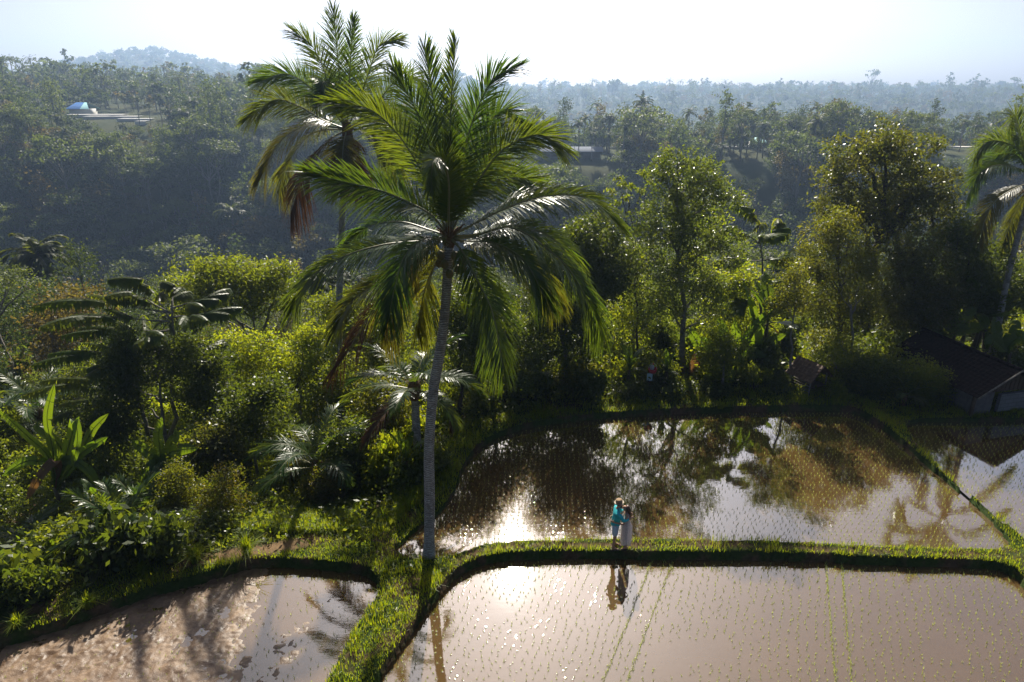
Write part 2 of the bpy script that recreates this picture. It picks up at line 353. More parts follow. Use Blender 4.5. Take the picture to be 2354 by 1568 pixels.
# ------------------------------------------------------------------ plant builders
def resample(P, n):
    P = np.asarray(P, float)
    k = len(P)
    if k > 2:                               # Catmull-Rom through the given points
        Q = np.concatenate([2 * P[:1] - P[1:2], P, 2 * P[-1:] - P[-2:-1]])
        out = []
        for i in range(k - 1):
            t = np.linspace(0, 1, 12, endpoint=False)[:, None]
            p0, p1, p2, p3 = Q[i:i + 4]
            out.append(.5 * (2 * p1 + (p2 - p0) * t + (2 * p0 - 5 * p1 + 4 * p2 - p3) * t ** 2 + (3 * p1 - p0 - 3 * p2 + p3) * t ** 3))
        P = np.concatenate(out + [P[-1:]])
    L = np.r_[0, np.cumsum(np.linalg.norm(np.diff(P, axis=0), axis=1))]
    s = np.linspace(0, L[-1], n)
    return np.stack([np.interp(s, L, P[:, i]) for i in range(3)], 1), L[-1]

def frond(mb, pts, center=None, n=88, L=.95, w=.031, start=.14, droop=(.06, .4), rad=.035, tint=.5, lift=.25, mats=(0, 1), ang=(66, 14), curl=0., twist=0., gap=0., face=0.):
    P, _ = resample(pts, 30)
    mb.tube(P, np.interp(np.linspace(0, 1, 30), [0, .08, 1], [rad * 1.5, rad, rad * .15]), 5, tint=.5, mat=mats[1], cap=False)
    Q, _ = resample(pts, n)
    tt = np.linspace(0, 1, n); k = tt > start; Q = Q[k]; T = nrm(np.gradient(Q, axis=0)); u = (tt[k] - start) / (1 - start)
    rad_out = Q[-1] - Q[0]; rad_out = rad_out * np.array([1, 1, 0]); rad_out = nrm(rad_out + 1e-6)
    U = UP - .55 * rad_out
    N = nrm(U - T * (T @ U)[:, None]); S = np.cross(T, N)
    if face:                             # blade turned broadside, as the fronds of a coconut palm twist along their length
        S2 = np.cross(T, np.array([0, -1., .25])); S2 = nrm(S2) * np.sign((S2 * S).sum(1) + 1e-6)[:, None]
        f_ = face * np.clip(u * 3, .35, 1)[:, None]; S = nrm(S * (1 - f_) + S2 * f_); N = np.cross(S, T); N *= np.sign((N @ U) + 1e-6)[:, None]
    tw = (twist * u)[:, None]
    S, N = S * np.cos(tw) + N * np.sin(tw), N * np.cos(tw) - S * np.sin(tw)
    for sd_ in (-1, 1):
        m = len(Q); j = rng.normal(0, 1, (m, 3))
        ln = L * np.interp(u, [0, .12, .45, .8, 1], [.5, .9, 1, .88, .5]) * rng.uniform(.88, 1.08, m)
        a = np.radians(np.interp(u, [0, 1], ang) + rng.normal(0, 3.5, m))
        d = nrm(S * sd_ * np.sin(a)[:, None] + T * np.cos(a)[:, None] + N * lift + j * .075)
        dr = rng.uniform(*droop, m)
        sj = np.array([0, .3, .68, 1.0]); wj = np.array([.55, 1, .72, .06]) * w * .5
        C = Q[:, None] + ln[:, None, None] * (d[:, None] * sj[None, :, None] - UP * (dr[:, None] * sj[None, :] ** 2)[..., None])
        Wv = nrm(T - d * (d * T).sum(1)[:, None])
        Lf, Rt = C - Wv[:, None] * wj[None, :, None], C + Wv[:, None] * wj[None, :, None]
        V = np.stack([Lf, Rt], 2)            # m,4,2,3
        ti = np.clip(tint + rng.normal(0, .13, m), 0, 1)
        if gap: V = V[rng.random(m) > gap]; ti = ti[:len(V)]
        m = len(V); I = np.arange(m * 8).reshape(m, 4, 2)
        q = np.stack([I[:, :-1, 0], I[:, :-1, 1], I[:, 1:, 1], I[:, 1:, 0]], -1).reshape(-1, 4)
        mb.add(V, q, tint=np.repeat(ti, 8), mat=mats[0])

def arc(base, az, el0, el1, L, n=7, side=0.):      # a stalk that starts at elevation el0 and bends to el1
    P = [np.array(base, float)]
    for i in range(n):
        e = R(el0 + (el1 - el0) * ((i + .5) / n) ** 1.25); a = az + side * i / n
        P.append(P[-1] + L / n * np.array([math.cos(e) * math.cos(a), math.cos(e) * math.sin(a), math.sin(e)]))
    return P

def leafcloud(mb, lobes, nclump, per, L, Wd, cs=.32, shell=.72, mat=0, droop=.45, upb=.30, tint=(0, 1), inner=.18):
    lobes = np.asarray(lobes, float)
    if lobes.shape[1] == 4: lobes = np.concatenate([lobes, lobes[:, 3:4], lobes[:, 3:4] * .85], 1)
    wgt = (lobes[:, 3] * lobes[:, 4] * lobes[:, 5]) ** .667; li = rng.choice(len(lobes), nclump, p=wgt / wgt.sum())
    u = nrm(rng.normal(0, 1, (nclump, 3))); r = shell + (1 - shell) * rng.random(nclump) ** .6
    r = np.where(rng.random(nclump) < inner, rng.random(nclump) * shell, r); r *= rng.uniform(.9, 1.12, nclump)
    cc = lobes[li, :3] + u * r[:, None] * lobes[li, 3:6]
    ct = rng.random(nclump)
    cn = np.repeat(np.arange(nclump), per); m = len(cn)
    p = cc[cn] + rng.normal(0, cs, (m, 3)) * np.array([1, 1, .7])
    ax = nrm(u[cn] * .55 + rng.normal(0, .75, (m, 3)) - UP * droop)
    nn = nrm(rng.normal(0, .75, (m, 3)) + UP * upb); wv = nrm(np.cross(ax, nn))
    s = rng.uniform(.65, 1.3, m)[:, None]
    V = np.stack([p - ax * L * .5 * s, p + wv * Wd * .5 * s, p + ax * L * .5 * s, p - wv * Wd * .5 * s], 1)
    t = tint[0] + (tint[1] - tint[0]) * np.clip(.6 * ct[cn] + .4 * rng.random(m), 0, 1)
    mb.quads(V, t, mat)

def bentline(a, b, n=6, wob=.06, sag=0.):
    a, b = np.asarray(a, float), np.asarray(b, float); t = np.linspace(0, 1, n)[:, None]
    L = np.linalg.norm(b - a)
    P = a + (b - a) * t + rng.normal(0, wob * L, (n, 3)) * np.sin(np.pi * t) * np.array([1, 1, .3])
    P[:, 2] += sag * L * np.sin(np.pi * t[:, 0]); return P

def broadleaf(name, label, cat, px, pyb, Y, lobes_px, leaf, bark, r0=.16, n=260, per=34, L=.17, Wd=.085, top=None, group=None, limbs=True, cs=.3, droop=.25, zs=.85, stems=None, shell=.72, inner=.18, base=None):
    """tree with its foot at distance Y below pixel column px; lobes (px, py, radius px, dY)"""
    b = W(px, pyb, Y); b[2] = gh(b[0], b[1]) - .05
    t = thing(name, label, cat, b, group=group)
    lb = []
    for q in lobes_px:
        c = W(q[0], q[1], Y + (q[3] if len(q) > 3 else 0)); r = q[2] * depth(c) / FPX
        lb.append([*(c - b), r, r * 1.05, r * zs])
    lb = np.array(lb); mt = MB()
    tp = W(*top, Y) - b if top else np.array([lb[:, 0].mean(), lb[:, 1].mean(), lb[:, 2].max() - .5])
    P = bentline((0, 0, 0), tp, 9, .02); hgt = tp[2]
    mt.tube(P, np.interp(np.linspace(0, 1, 9), [0, .08, 1], [r0 * 1.35, r0, r0 * .22]), 8)
    for st in (stems or []):
        e = W(st[2], st[3], Y) - b; s0 = W(st[0], st[1], Y) - b
        if st[1] >= pyb - 5: s0 = np.array([s0[0], 0, 0.])
        mt.tube(bentline(s0, e, 8, .025), np.linspace(r0 * .75, r0 * .2, 8), 7)
    if limbs:
        for q in lb:
            z0 = np.clip(q[2] - .9 * q[3] - .25 * abs(np.hypot(q[0], q[1])), hgt * .2, hgt * .9)
            a = np.array([np.interp(z0, P[:, 2], P[:, i]) for i in range(3)])
            mt.tube(bentline(a, q[:3] + UP * q[5] * .25, 6, .05, .05), np.linspace(r0 * .42, .015, 6), 5)
            for _ in range(4):
                e = q[:3] + nrm(rng.normal(0, 1, 3)) * q[3:6] * .85
                mt.tube(bentline(q[:3] * .85 + a * .15, e, 4, .06), np.linspace(r0 * .16, .01, 4), 4, cap=False)
    mt.build('trunk', M[bark], t)
    lb = np.concatenate([lb, lb[rng.integers(len(lb), size=len(lb))] + np.stack([*(rng.normal(0, .45, (3, len(lb))) * lb[:, 3].mean()), *(-lb[:, 3:6].T * rng.uniform(.35, .6, len(lb)))], 1)])   # smaller side clumps, so the outline is uneven
    lb[:, 3:6] = np.maximum(lb[:, 3:6], .12)
    mc = MB(); leafcloud(mc, lb, n, per, L, Wd, cs, shell, 0, droop, inner=inner); mc.build('crown', M[leaf], t, smooth=False)
    return t

def palm_shell(name, label, base, trunk_pts, r0, r1, group=None):
    t = thing(name, label, 'palm tree', base, group=group)
    mt = MB(); P, _ = resample([np.asarray(p) - base for p in trunk_pts], 26)
    s = np.linspace(0, 1, 26); rr = np.interp(s, [0, .05, .12, 1], [r0 * 1.55, r0 * 1.15, r0, r1]) * (1 + .03 * np.sin(s * 140))
    mt.tube(P, rr, 14); mt.build('trunk', M['bark_palm'], t)
    return t

def banana(name, label, base, h, leaves, rz=0, sc=1., group=None, stems=1, dry=0):
    t = thing(name, label, 'banana plant', base, rz, sc, group)
    for k in range(stems):
        off = np.array([rng.normal(0, .28), rng.normal(0, .28), 0]) if k else np.zeros(3)
        hh = h * (1 if k == 0 else rng.uniform(.6, .95)); lean = rng.normal(0, .08, 2)
        ms = MB(); tp = off + np.array([lean[0], lean[1], hh])
        ms.tube(bentline(off, tp, 6, .01), np.linspace(.11, .055, 6), 9); ms.build('stem', M['banana_stem'], t)
        nl = leaves if k == 0 else max(3, leaves - 3)
        for i in range(nl):
            az = i * 2.4 + rng.normal(0, .25) + k; el0 = rng.uniform(66, 88) if i < nl * .65 else rng.uniform(25, 50)
            el1 = el0 - rng.uniform(15, 65) if i < nl * .7 else -45
            banana_leaf(t, tp, az, el0, el1, rng.uniform(1.5, 2.1) * min(h / 1.8, 1.05), 'banana' if not (dry and i >= nl - dry) else 'banana_dry')
    return t
def banana_leaf(t, tp, az, el0, el1, L, mat='banana', wid=.21):
    if mat == 'banana_dry': wid, el0, el1, L = .09, -30, -80, L * .6
    blade(t, arc(tp, az, el0, el1, L * 1.15, 8), mat, wid * L / 1.8 * 1.1)
def blade(t, pts, mat, width, face=0.):
    P, L = resample(pts, 25); az = math.atan2(P[-1][1] - P[0][1], P[-1][0] - P[0][0])
    ml = MB(); ml.tube(P, np.linspace(.028, .006, 25), 5, tint=.9, cap=False)
    i0 = 4; Q = P[i0:]; T = nrm(np.gradient(Q, axis=0)); U = UP - .4 * np.array([math.cos(az), math.sin(az), 0])
    N = nrm(U - T * (T @ U)[:, None]); S = np.cross(T, N); m = len(Q); u = np.linspace(0, 1, m)
    if face: S2 = nrm(np.cross(T, np.array([0, -1., .25]))); S2 = S2 * np.sign((S2 * S).sum(1) + 1e-6)[:, None]; S = nrm(S * (1 - face) + S2 * face); N = np.cross(S, T)
    wd = width * np.interp(u, [0, .08, .3, .7, .9, 1], [.12, .6, 1, .92, .6, .05])
    ti = float(rng.uniform(.1, .8))
    for sd_ in (-1, 1):
        k = 0
        while k < m - 1:                      # torn along the side veins into strips
            e = min(m - 1, k + int(rng.integers(3, 9))); dr = rng.uniform(.05, .5) if e - k < 5 else rng.uniform(-.12, .15)
            c = np.linspace(0, 1, 4)
            seg = slice(k, e + 1); fw = rng.uniform(.0, .06)
            G = Q[seg][:, None] + wd[seg][:, None, None] * (S[seg][:, None] * sd_ * c[None, :, None] + N[seg][:, None] * (.22 * c - (.15 + dr) * c ** 2)[None, :, None] + T[seg][:, None] * (fw * c)[None, :, None])
            if e < m - 1 or k > 0: G[-1, 1:] -= T[e] * .02
            ml.grid(G if sd_ > 0 else G[:, ::-1], tint=ti + rng.uniform(-.1, .1)); k = e
    ml.build('leaf', M[mat], t)

# ------------------------------------------------------------------ coconut palms
def traced_palm(t, base, Y0, crown, fronds, L=1.08, rad=.035, n=168):
    c0 = W(*crown, Y0)
    for f in fronds:
        pts, dy, o = f[0], f[1], (f[2] if len(f) > 2 else {})
        k = len(pts); P = [c0 - base + np.array([0, 0, -.1])]
        for i, (x, y) in enumerate(pts): P.append(W(x, y, Y0 + dy * ((i + 1) / k) ** 1.0) - base)
        mb = MB(); kw = dict(L=L, rad=rad, n=n, tint=float(rng.uniform(.1, .7)), twist=float(rng.uniform(-.25, .25)), face=.85 if 'droop' not in o else .45)
        mt = o.pop('mat', 'palm'); lab = o.pop('label', None); kw.update(o)
        frond(mb, P, **kw); ob = mb.build('frond', [M[mt], M['rachis']], t, smooth=False)
        if lab: ob['label'] = lab
    return c0 - base

Y0 = 17.45
b = WZ(985, 1283, .05); b[2] = gh(b[0], b[1]) - .05; Y0 = b[1]
tr = [b] + [W(x, y, Y0) for x, y in ((987, 1150), (986, 1030), (995, 906), (1006, 838), (1018, 756), (1026, 672), (1031, 560))]
mainpalm = palm_shell('coconut_palm', 'tallest coconut palm with full crown, pale trunk rising from the bund junction', b, tr, .165, .125)
F = [([(1033, 400), (1036, 250), (1047, 92)], .5, dict(face=.1, L=.8)), ([(1015, 400), (1000, 260), (975, 108)], .7, dict(face=.35)), ([(1010, 430), (985, 330), (950, 240), (903, 155)], .2),
     ([(985, 430), (945, 353), (895, 287), (841, 248), (763, 238)], -.5), ([(1055, 420), (1071, 327), (1101, 240), (1135, 180), (1185, 157)], .5),
     ([(1060, 450), (1085, 383), (1118, 300), (1151, 257), (1200, 285)], 1.0), ([(1080, 450), (1131, 370), (1178, 330), (1241, 310), (1290, 342)], .2),
     ([(1091, 515), (1185, 470), (1268, 450), (1351, 457), (1419, 515)], -.3, dict(droop=(.3, .6))), ([(1031, 490), (1031, 420), (1018, 368), (996, 372), (990, 440)], -3.2, dict(L=.7, label='young frond arching towards the viewer')),
     ([(1030, 470), (1033, 400), (1036, 345), (1032, 315)], -1.3, dict(L=.8)), ([(985, 490), (880, 440), (785, 417), (708, 397)], -.6),
     ([(960, 555), (880, 563), (790, 590), (712, 640), (672, 712)], -.7, dict(droop=(.3, .58), L=.95)), ([(975, 575), (900, 635), (812, 690), (770, 760)], -.9, dict(droop=(.3, .58), L=.95, mat='palm_old')),
     ([(1010, 550), (975, 548), (930, 590), (906, 665), (893, 735)], -2.2, dict(droop=(.3, .58), L=.95)), ([(1085, 545), (1180, 525), (1290, 600), (1345, 680), (1384, 765)], -.3, dict(droop=(.4, .9))),
     ([(1090, 540), (1190, 520), (1285, 560), (1332, 650)], .5, dict(droop=(.3, .58), L=.95)), ([(1060, 575), (1095, 640), (1132, 720), (1156, 845)], -1.6, dict(droop=(.3, .6))),
     ([(1080, 560), (1160, 575), (1235, 620), (1282, 690)], 1.2, dict(droop=(.5, .95), mat='palm_old')), ([(1015, 580), (985, 640), (968, 700), (958, 760)], 1.5, dict(droop=(.4, .8), mat='palm_old')),
     ([(990, 530), (920, 510), (850, 520), (800, 560)], 2.2, dict(droop=(.4, .8))), ([(1055, 470), (1120, 420), (1200, 410), (1260, 440)], 2.2),
     ([(975, 580), (925, 655), (850, 725), (795, 815), (770, 850)], .3, dict(droop=(.6, 1.0), mat='palm_dead', label='withered brown frond hanging down', gap=.25)),
     ([(1000, 560), (950, 620), (908, 680), (878, 755)], .8, dict(droop=(.6, 1.), mat='palm_old')), ([(1070, 555), (1140, 560), (1205, 600), (1255, 690)], -.9, dict(droop=(.3, .58), L=.95))]
cc = traced_palm(mainpalm, b, Y0, (1031, 535), F)
mb = MB()
for i in range(16): mb.tube(arc(cc + np.array([0, 0, -.25]), i * .4, 60, 35, rng.uniform(.35, .7), 4), np.linspace(.05, .015, 5), 5, cap=True)
mb.ball(cc + np.array([0, 0, -.15]), (.17, .17, .33), 8); mb.build('crown_fibre', M['fibre'], mainpalm)
for i in range(13):
    a = i * 2.4 + 3.5; r_ = rng.uniform(.2, .38); m = MB(); m.ball((0, 0, 0), (.105, .105, .13), 9)
    m.build('coconut', M['nut'], mainpalm, loc=cc + np.array([r_ * math.cos(a), r_ * math.sin(a), -.55 - rng.uniform(0, .45)]))

Y1 = 28.5
b = W(776, 900, Y1); b[2] = gh(b[0], b[1]) - .1
tr = [b] + [W(x, y, Y1) for x, y in ((779, 760), (783, 600), (787, 480), (792, 400), (797, 310))]
palm2 = palm_shell('coconut_palm', 'slimmer coconut palm standing behind the tallest one, yellowing lower fronds against the valley', b, tr, .16, .12)
F = [([(800, 230), (806, 130), (812, 42)], -.6, dict(lift=.1, L=.9)), ([(785, 220), (775, 120), (766, 22)], .6), ([(770, 240), (740, 150), (712, 100), (673, 72)], .2, dict(gap=.1)), ([(825, 230), (850, 160), (872, 105), (918, 92)], .4),
     ([(760, 250), (700, 190), (650, 170), (592, 190)], -.3), ([(740, 275), (690, 245), (630, 230), (570, 275)], -.5, dict(mat='palm_old')), ([(750, 290), (700, 290), (640, 330), (598, 412)], -.8, dict(mat='palm_old', droop=(.4, .8))),
     ([(760, 320), (715, 370), (690, 420), (668, 490)], -1., dict(mat='palm_dead', droop=(.6, 1.), label='dead reddish brown frond hanging from the crown')), ([(790, 330), (785, 390), (780, 440)], -2.2, dict(mat='palm_old')),
     ([(830, 300), (880, 330), (910, 400)], .6, dict(mat='palm_old')), ([(850, 260), (905, 190), (955, 180), (985, 230)], .9), ([(800, 340), (815, 400), (830, 440)], -1.4, dict(mat='palm_dead')), ([(775, 240), (755, 200), (742, 190), (730, 240)], -2.4, dict(L=.75)),
     ([(740, 300), (700, 320), (660, 380), (640, 440)], 1.2, dict(mat='palm_old', droop=(.5, .9))), ([(840, 280), (890, 270), (940, 300)], 1.8)]
cc = traced_palm(palm2, b, Y1, (797, 292), F, L=1.2)
m = MB(); m.ball(cc + np.array([0, 0, -.2]), (.22, .22, .5), 8)
for i in range(14): m.tube(arc(cc + np.array([0, 0, -.4]), i * .45, -20, -75, rng.uniform(.5, 1.1), 4), np.linspace(.06, .015, 5), 5)
m.build('crown_fibre', M['fibre'], palm2)

Y2 = 33.0
b = W(2284, 800, Y2); b[2] = gh(b[0], b[1]) - .1
tr = [b] + [W(x, y, Y2) for x, y in ((2295, 740), (2315, 640), (2340, 540), (2372, 430))]
palm3 = palm_shell('coconut_palm', 'leaning coconut palm behind the tiled shed, crown cut by the frame edge', b, tr, .15, .12)
F = [([(2345, 350), (2300, 325), (2262, 330), (2238, 368)], -.3), ([(2345, 390), (2290, 380), (2250, 400), (2225, 450)], -.8, dict(droop=(.3, .58), L=.95)), ([(2340, 430), (2290, 460), (2262, 510), (2252, 555)], -.5, dict(droop=(.3, .58), L=.95, mat='palm_old')),
     ([(2350, 330), (2340, 290), (2330, 265), (2318, 300)], .5), ([(2350, 460), (2320, 520), (2305, 560)], .6, dict(droop=(.3, .58), L=.95, mat='palm_old')), ([(2380, 330), (2390, 260), (2370, 200)], .4), ([(2420, 380), (2480, 370), (2530, 430)], 0),
     ([(2340, 360), (2300, 355), (2270, 375), (2250, 410)], 1.), ([(2410, 330), (2450, 290), (2500, 290)], 0), ([(2410, 440), (2450, 500), (2470, 560)], 0, dict(mat='palm_old'))]
cc = traced_palm(palm3, b, Y2, (2372, 415), F)
m = MB(); m.ball(cc + np.array([0, 0, -.2]), (.2, .2, .4), 8)
for i in range(12): m.tube(arc(cc + np.array([0, 0, -.4]), i * .5, -20, -75, rng.uniform(.5, 1.1), 4), np.linspace(.06, .015, 5), 5)
m.build('crown_fibre', M['fibre'], palm3)

def auto_palm(name, label, px, py, Y, h, r0, nf, L, leaf, el=(80, 5), bend=(40, 95), mats=('palm', 'palm_old'), lean=(0, 0), az0=0., wid=.05, n=70, cat='palm tree', group=None, drop=(.15, .6)):
    b = W(px, py, Y); b[2] = gh(b[0], b[1]) - .05
    t = thing(name, label, cat, b, group=group)
    tp = np.array([lean[0], lean[1], h]); m = MB(); m.tube(bentline((0, 0, 0), tp, 9, .01), np.interp(np.linspace(0, 1, 9), [0, .1, 1], [r0 * 1.5, r0, r0 * .85]), 10); m.build('trunk', M['bark_palm' if h > 1 else 'fibre'], t)
    for i in range(nf):
        f = i / max(nf - 1, 1); az = az0 + i * 2.39996; e0 = el[0] + (el[1] - el[0]) * f + rng.normal(0, 4)
        mb = MB(); frond(mb, arc(tp, az, e0, e0 - rng.uniform(*bend), L * rng.uniform(.85, 1.1), 8, rng.normal(0, .2)), n=n, L=leaf, w=wid, rad=.022, tint=float(rng.uniform(.1, .8)), droop=drop, start=.22, twist=float(rng.uniform(-.4, .4)))
        mb.build('frond', [M[mats[1] if f > .8 else mats[0]], M['rachis']], t, smooth=False)
    m = MB(); m.ball(tp, (r0 * 1.5, r0 * 1.5, r0 * 3), 7); m.build('crown_fibre', M['fibre'], t)
    return t
auto_palm('young_palm', 'young coconut palm with splayed shiny fronds above the drained paddy, stubby dark trunk', 305, 1335, 18.3, .75, .13, 11, 2.0, .62, el=(86, 12), bend=(35, 75), az0=2.2, wid=.055, n=44)
auto_palm('young_palm', 'mid-sized palm with long drooping fronds in the garden left of the pale trunk', 735, 1120, 22.5, 1.5, .16, 13, 3.0, .75, el=(82, 15), bend=(60, 105), az0=1.2, n=60)
auto_palm('young_palm', 'palm with tattered crown and dry skirt directly behind the pale trunk', 962, 1080, 22.8, 3.2, .17, 14, 2.6, .7, el=(80, -10), bend=(45, 95), az0=.4, n=60, mats=('palm', 'palm_dead'))
auto_palm('sugar_palm', 'dark feathery palm with upright silvery fronds below the far left slope', 95, 960, 31, 1.2, .2, 14, 3.6, .8, el=(84, 25), bend=(50, 85), az0=.8, n=64)
auto_palm('sugar_palm', 'shaggy palm at the left frame edge above the banana leaves', -25, 1010, 29, 1.2, .2, 11, 3.2, .8, el=(80, 15), bend=(50, 95), az0=2., n=60)
auto_palm('young_palm', 'small palm with one upright fan of leaflets among the left banana plants', 322, 1180, 19.8, .9, .1, 8, 1.7, .55, el=(88, 30), bend=(20, 70), az0=.3, n=40)
auto_palm('young_palm', 'low dark palm seedling under the left bananas, fronds arching to the ground', 85, 1300, 19.4, .4, .1, 8, 1.7, .5, el=(80, 15), bend=(50, 90), az0=1., n=40)
auto_palm('young_palm', 'small palm beside the tiled shed wall, fronds catching the light', 2075, 930, 27.6, .5, .09, 9, 1.3, .4, el=(85, 20), bend=(40, 80), az0=.7, n=36)
auto_palm('young_palm', 'slender palm with fine fronds in the shade under the dark trees', 1235, 940, 28.8, 1.0, .09, 9, 1.9, .5, el=(85, 15), bend=(40, 80), az0=1.7, n=44)
auto_palm('areca_palm', 'thin palm with small bright crown showing above the garden bushes', 715, 800, 30, 4.2, .07, 9, 1.8, .5, el=(85, 20), bend=(40, 90), az0=.2, n=40)
auto_palm('areca_palm', 'thin palm with narrow trunk in front of the flat topped green tree', 478, 880, 30, 3.4, .06, 9, 1.5, .45, el=(80, 10), bend=(40, 80), az0=1.2, n=36)

# ------------------------------------------------------------------ banana plants
def traced_banana(name, label, px, pyb, Y, h, leaves, wid=.26, dry=()):
    b = W(px, pyb, Y); b[2] = gh(b[0], b[1]) - .05; t = thing(name, label, 'banana plant', b)
    ms = MB(); top = np.array([0, 0, h]); ms.tube(bentline((0, 0, 0), top, 6, .02), np.linspace(.13, .06, 6), 9)
    if h > 1.2: ms.tube(bentline((.3, .1, 0), (.42, .15, h * .7), 5, .02), np.linspace(.1, .05, 5), 8)
    ms.build('stem', M['banana_stem'], t)
    for i, (pts, dy) in enumerate(leaves):
        P = [top - UP * .1] + [W(x, y, Y + dy * (k + 1) / len(pts)) - b for k, (x, y) in enumerate(pts)]
        blade(t, P, 'banana_dry' if i in dry else 'banana', wid * rng.uniform(.85, 1.1), face=.9)
    return t
def place(px, py, Y):
    b = W(px, py, Y); b[2] = gh(b[0], b[1]) - .05; return b
banana('banana_plant', 'banana plant at the left frame edge leaning out of view', place(-20, 1190, 22), 1.9, 8, .4, 1.15, stems=1, dry=1)
banana('banana_plant', 'banana plant with narrow upright leaf right of the big left clump', place(245, 1190, 20.4), 1.3, 5, .2, .95)
banana('banana_plant', 'young banana plant with dark paddle leaf on the sunny bank', place(628, 1180, 21), .5, 5, .3, .8)
banana('banana_plant', 'banana plant with torn grey leaf left of the pale palm trunk', place(935, 1110, 21.6), 1.1, 7, 3.9, 1., dry=2)
banana('banana_plant', 'banana plant by the dark water edge behind the pale trunk', place(990, 1130, 23), .6, 5, .5, .9)
banana('banana_plant', 'banana clump beside the tallest glossy tree, one leaf upright', place(1740, 905, 32), 2.1, 9, 2.9, 1.2, stems=2, dry=2)
banana('banana_plant', 'banana plant with pale folded leaves left of the red basket', place(1440, 925, 29.3), 1.1, 7, .2, .95, dry=1)
banana('banana_plant', 'banana plant with upright leaf right of the red basket', place(1527, 925, 29.3), 1.0, 6, 1.7, .9)
banana('banana_plant', 'dim banana plant behind the far bank bushes, left of the other bananas', place(1320, 930, 30.2), .9, 6, 3.0, 1.)
banana('banana_plant', 'banana clump rising behind the shed roof, wide dark leaves', place(2200, 830, 34), 1.9, 9, .4, 1.2, stems=3)
banana('banana_plant', 'banana plant with bright leaf touching the shed roof at left', place(2128, 850, 33), 1.2, 6, 1.4, 1.05)
banana('banana_plant', 'small banana plant between shed roof and leaning palm trunk', place(2255, 850, 32.2), 1.0, 5, .3, .9)

traced_banana('banana_plant', 'large banana clump at left with tall upright bright leaves', 145, 1190, 21.8, 1.9, [([(122, 1040), (108, 960), (125, 882)], .3), ([(165, 1000), (172, 965), (178, 1010), (165, 1078)], -.8), ([(190, 1030), (215, 985), (250, 950)], .4), ([(110, 1050), (60, 1000), (-5, 940)], -.3),
  ([(180, 1050), (205, 1030), (248, 1004)], -.6), ([(115, 1070), (60, 1060), (5, 1095)], -.8), ([(140, 1030), (85, 985), (92, 965)], .8), ([(130, 1060), (95, 1090), (60, 1150)], -.9), ([(150, 1060), (195, 1075), (235, 1130)], -.5)], .18, dry=(7,))
traced_banana('banana_plant', 'banana plant with single glowing upright leaf in the left garden', 375, 1150, 22.2, 1.3, [([(368, 1040), (364, 1000), (372, 958)], .1), ([(385, 1050), (410, 1035), (455, 1030)], -.3), ([(360, 1060), (335, 1035), (300, 1012)], .2), ([(390, 1030), (405, 1000), (400, 985)], .5), ([(365, 1070), (345, 1075), (325, 1110)], -.5)], .25)
traced_banana('banana_plant', 'small banana plant on the bank above the drained paddy at left', 98, 1402, 17.2, .55, [([(88, 1330), (98, 1290), (122, 1238)], .3), ([(78, 1340), (45, 1320), (28, 1282)], -.1), ([(75, 1350), (40, 1322), (0, 1308)], -.3), ([(102, 1350), (130, 1330), (176, 1288)], .1), ([(112, 1360), (140, 1335), (165, 1330)], -.4), ([(85, 1345), (70, 1310), (60, 1300)], .5)], .17)
traced_banana('banana_plant', 'tall banana clump with torn leaves in the middle of the far bank', 1660, 915, 31, 1.9, [([(1640, 830), (1605, 790), (1580, 750)], -.3), ([(1650, 830), (1625, 790), (1610, 775)], -.8), ([(1668, 820), (1665, 770), (1650, 730)], .4), ([(1675, 830), (1690, 780), (1688, 735)], -.4), ([(1680, 840), (1725, 770), (1768, 712)], .5), ([(1690, 850), (1730, 800), (1755, 740)], -.6), ([(1690, 850), (1745, 800), (1810, 765)], -.2), ([(1650, 840), (1610, 820), (1585, 860)], -.7), ([(1680, 860), (1720, 815), (1765, 820)], -1.), ([(1670, 850), (1690, 830), (1683, 845)], -1.)], .3, dry=(7,))
traced_banana('banana_plant', 'bright banana plant right of the leaning palm trunk behind the shed', 2312, 850, 31.5, 1.1, [([(2305, 790), (2290, 760), (2283, 728)], 0), ([(2318, 790), (2330, 765), (2338, 735)], .2), ([(2318, 795), (2340, 775), (2362, 770)], -.2), ([(2300, 795), (2280, 780), (2262, 790)], -.4)], .32)
traced_banana('banana_plant', 'banana plant between the shed ridge and the middle of the shed roof', 2175, 850, 33, 1.6, [([(2165, 770), (2150, 740), (2120, 715)], 0), ([(2180, 760), (2188, 725), (2180, 700)], .3), ([(2185, 765), (2215, 730), (2245, 705)], 0), ([(2190, 770), (2225, 755), (2265, 752)], -.4), ([(2165, 780), (2140, 770), (2125, 800)], -.5)], .28)
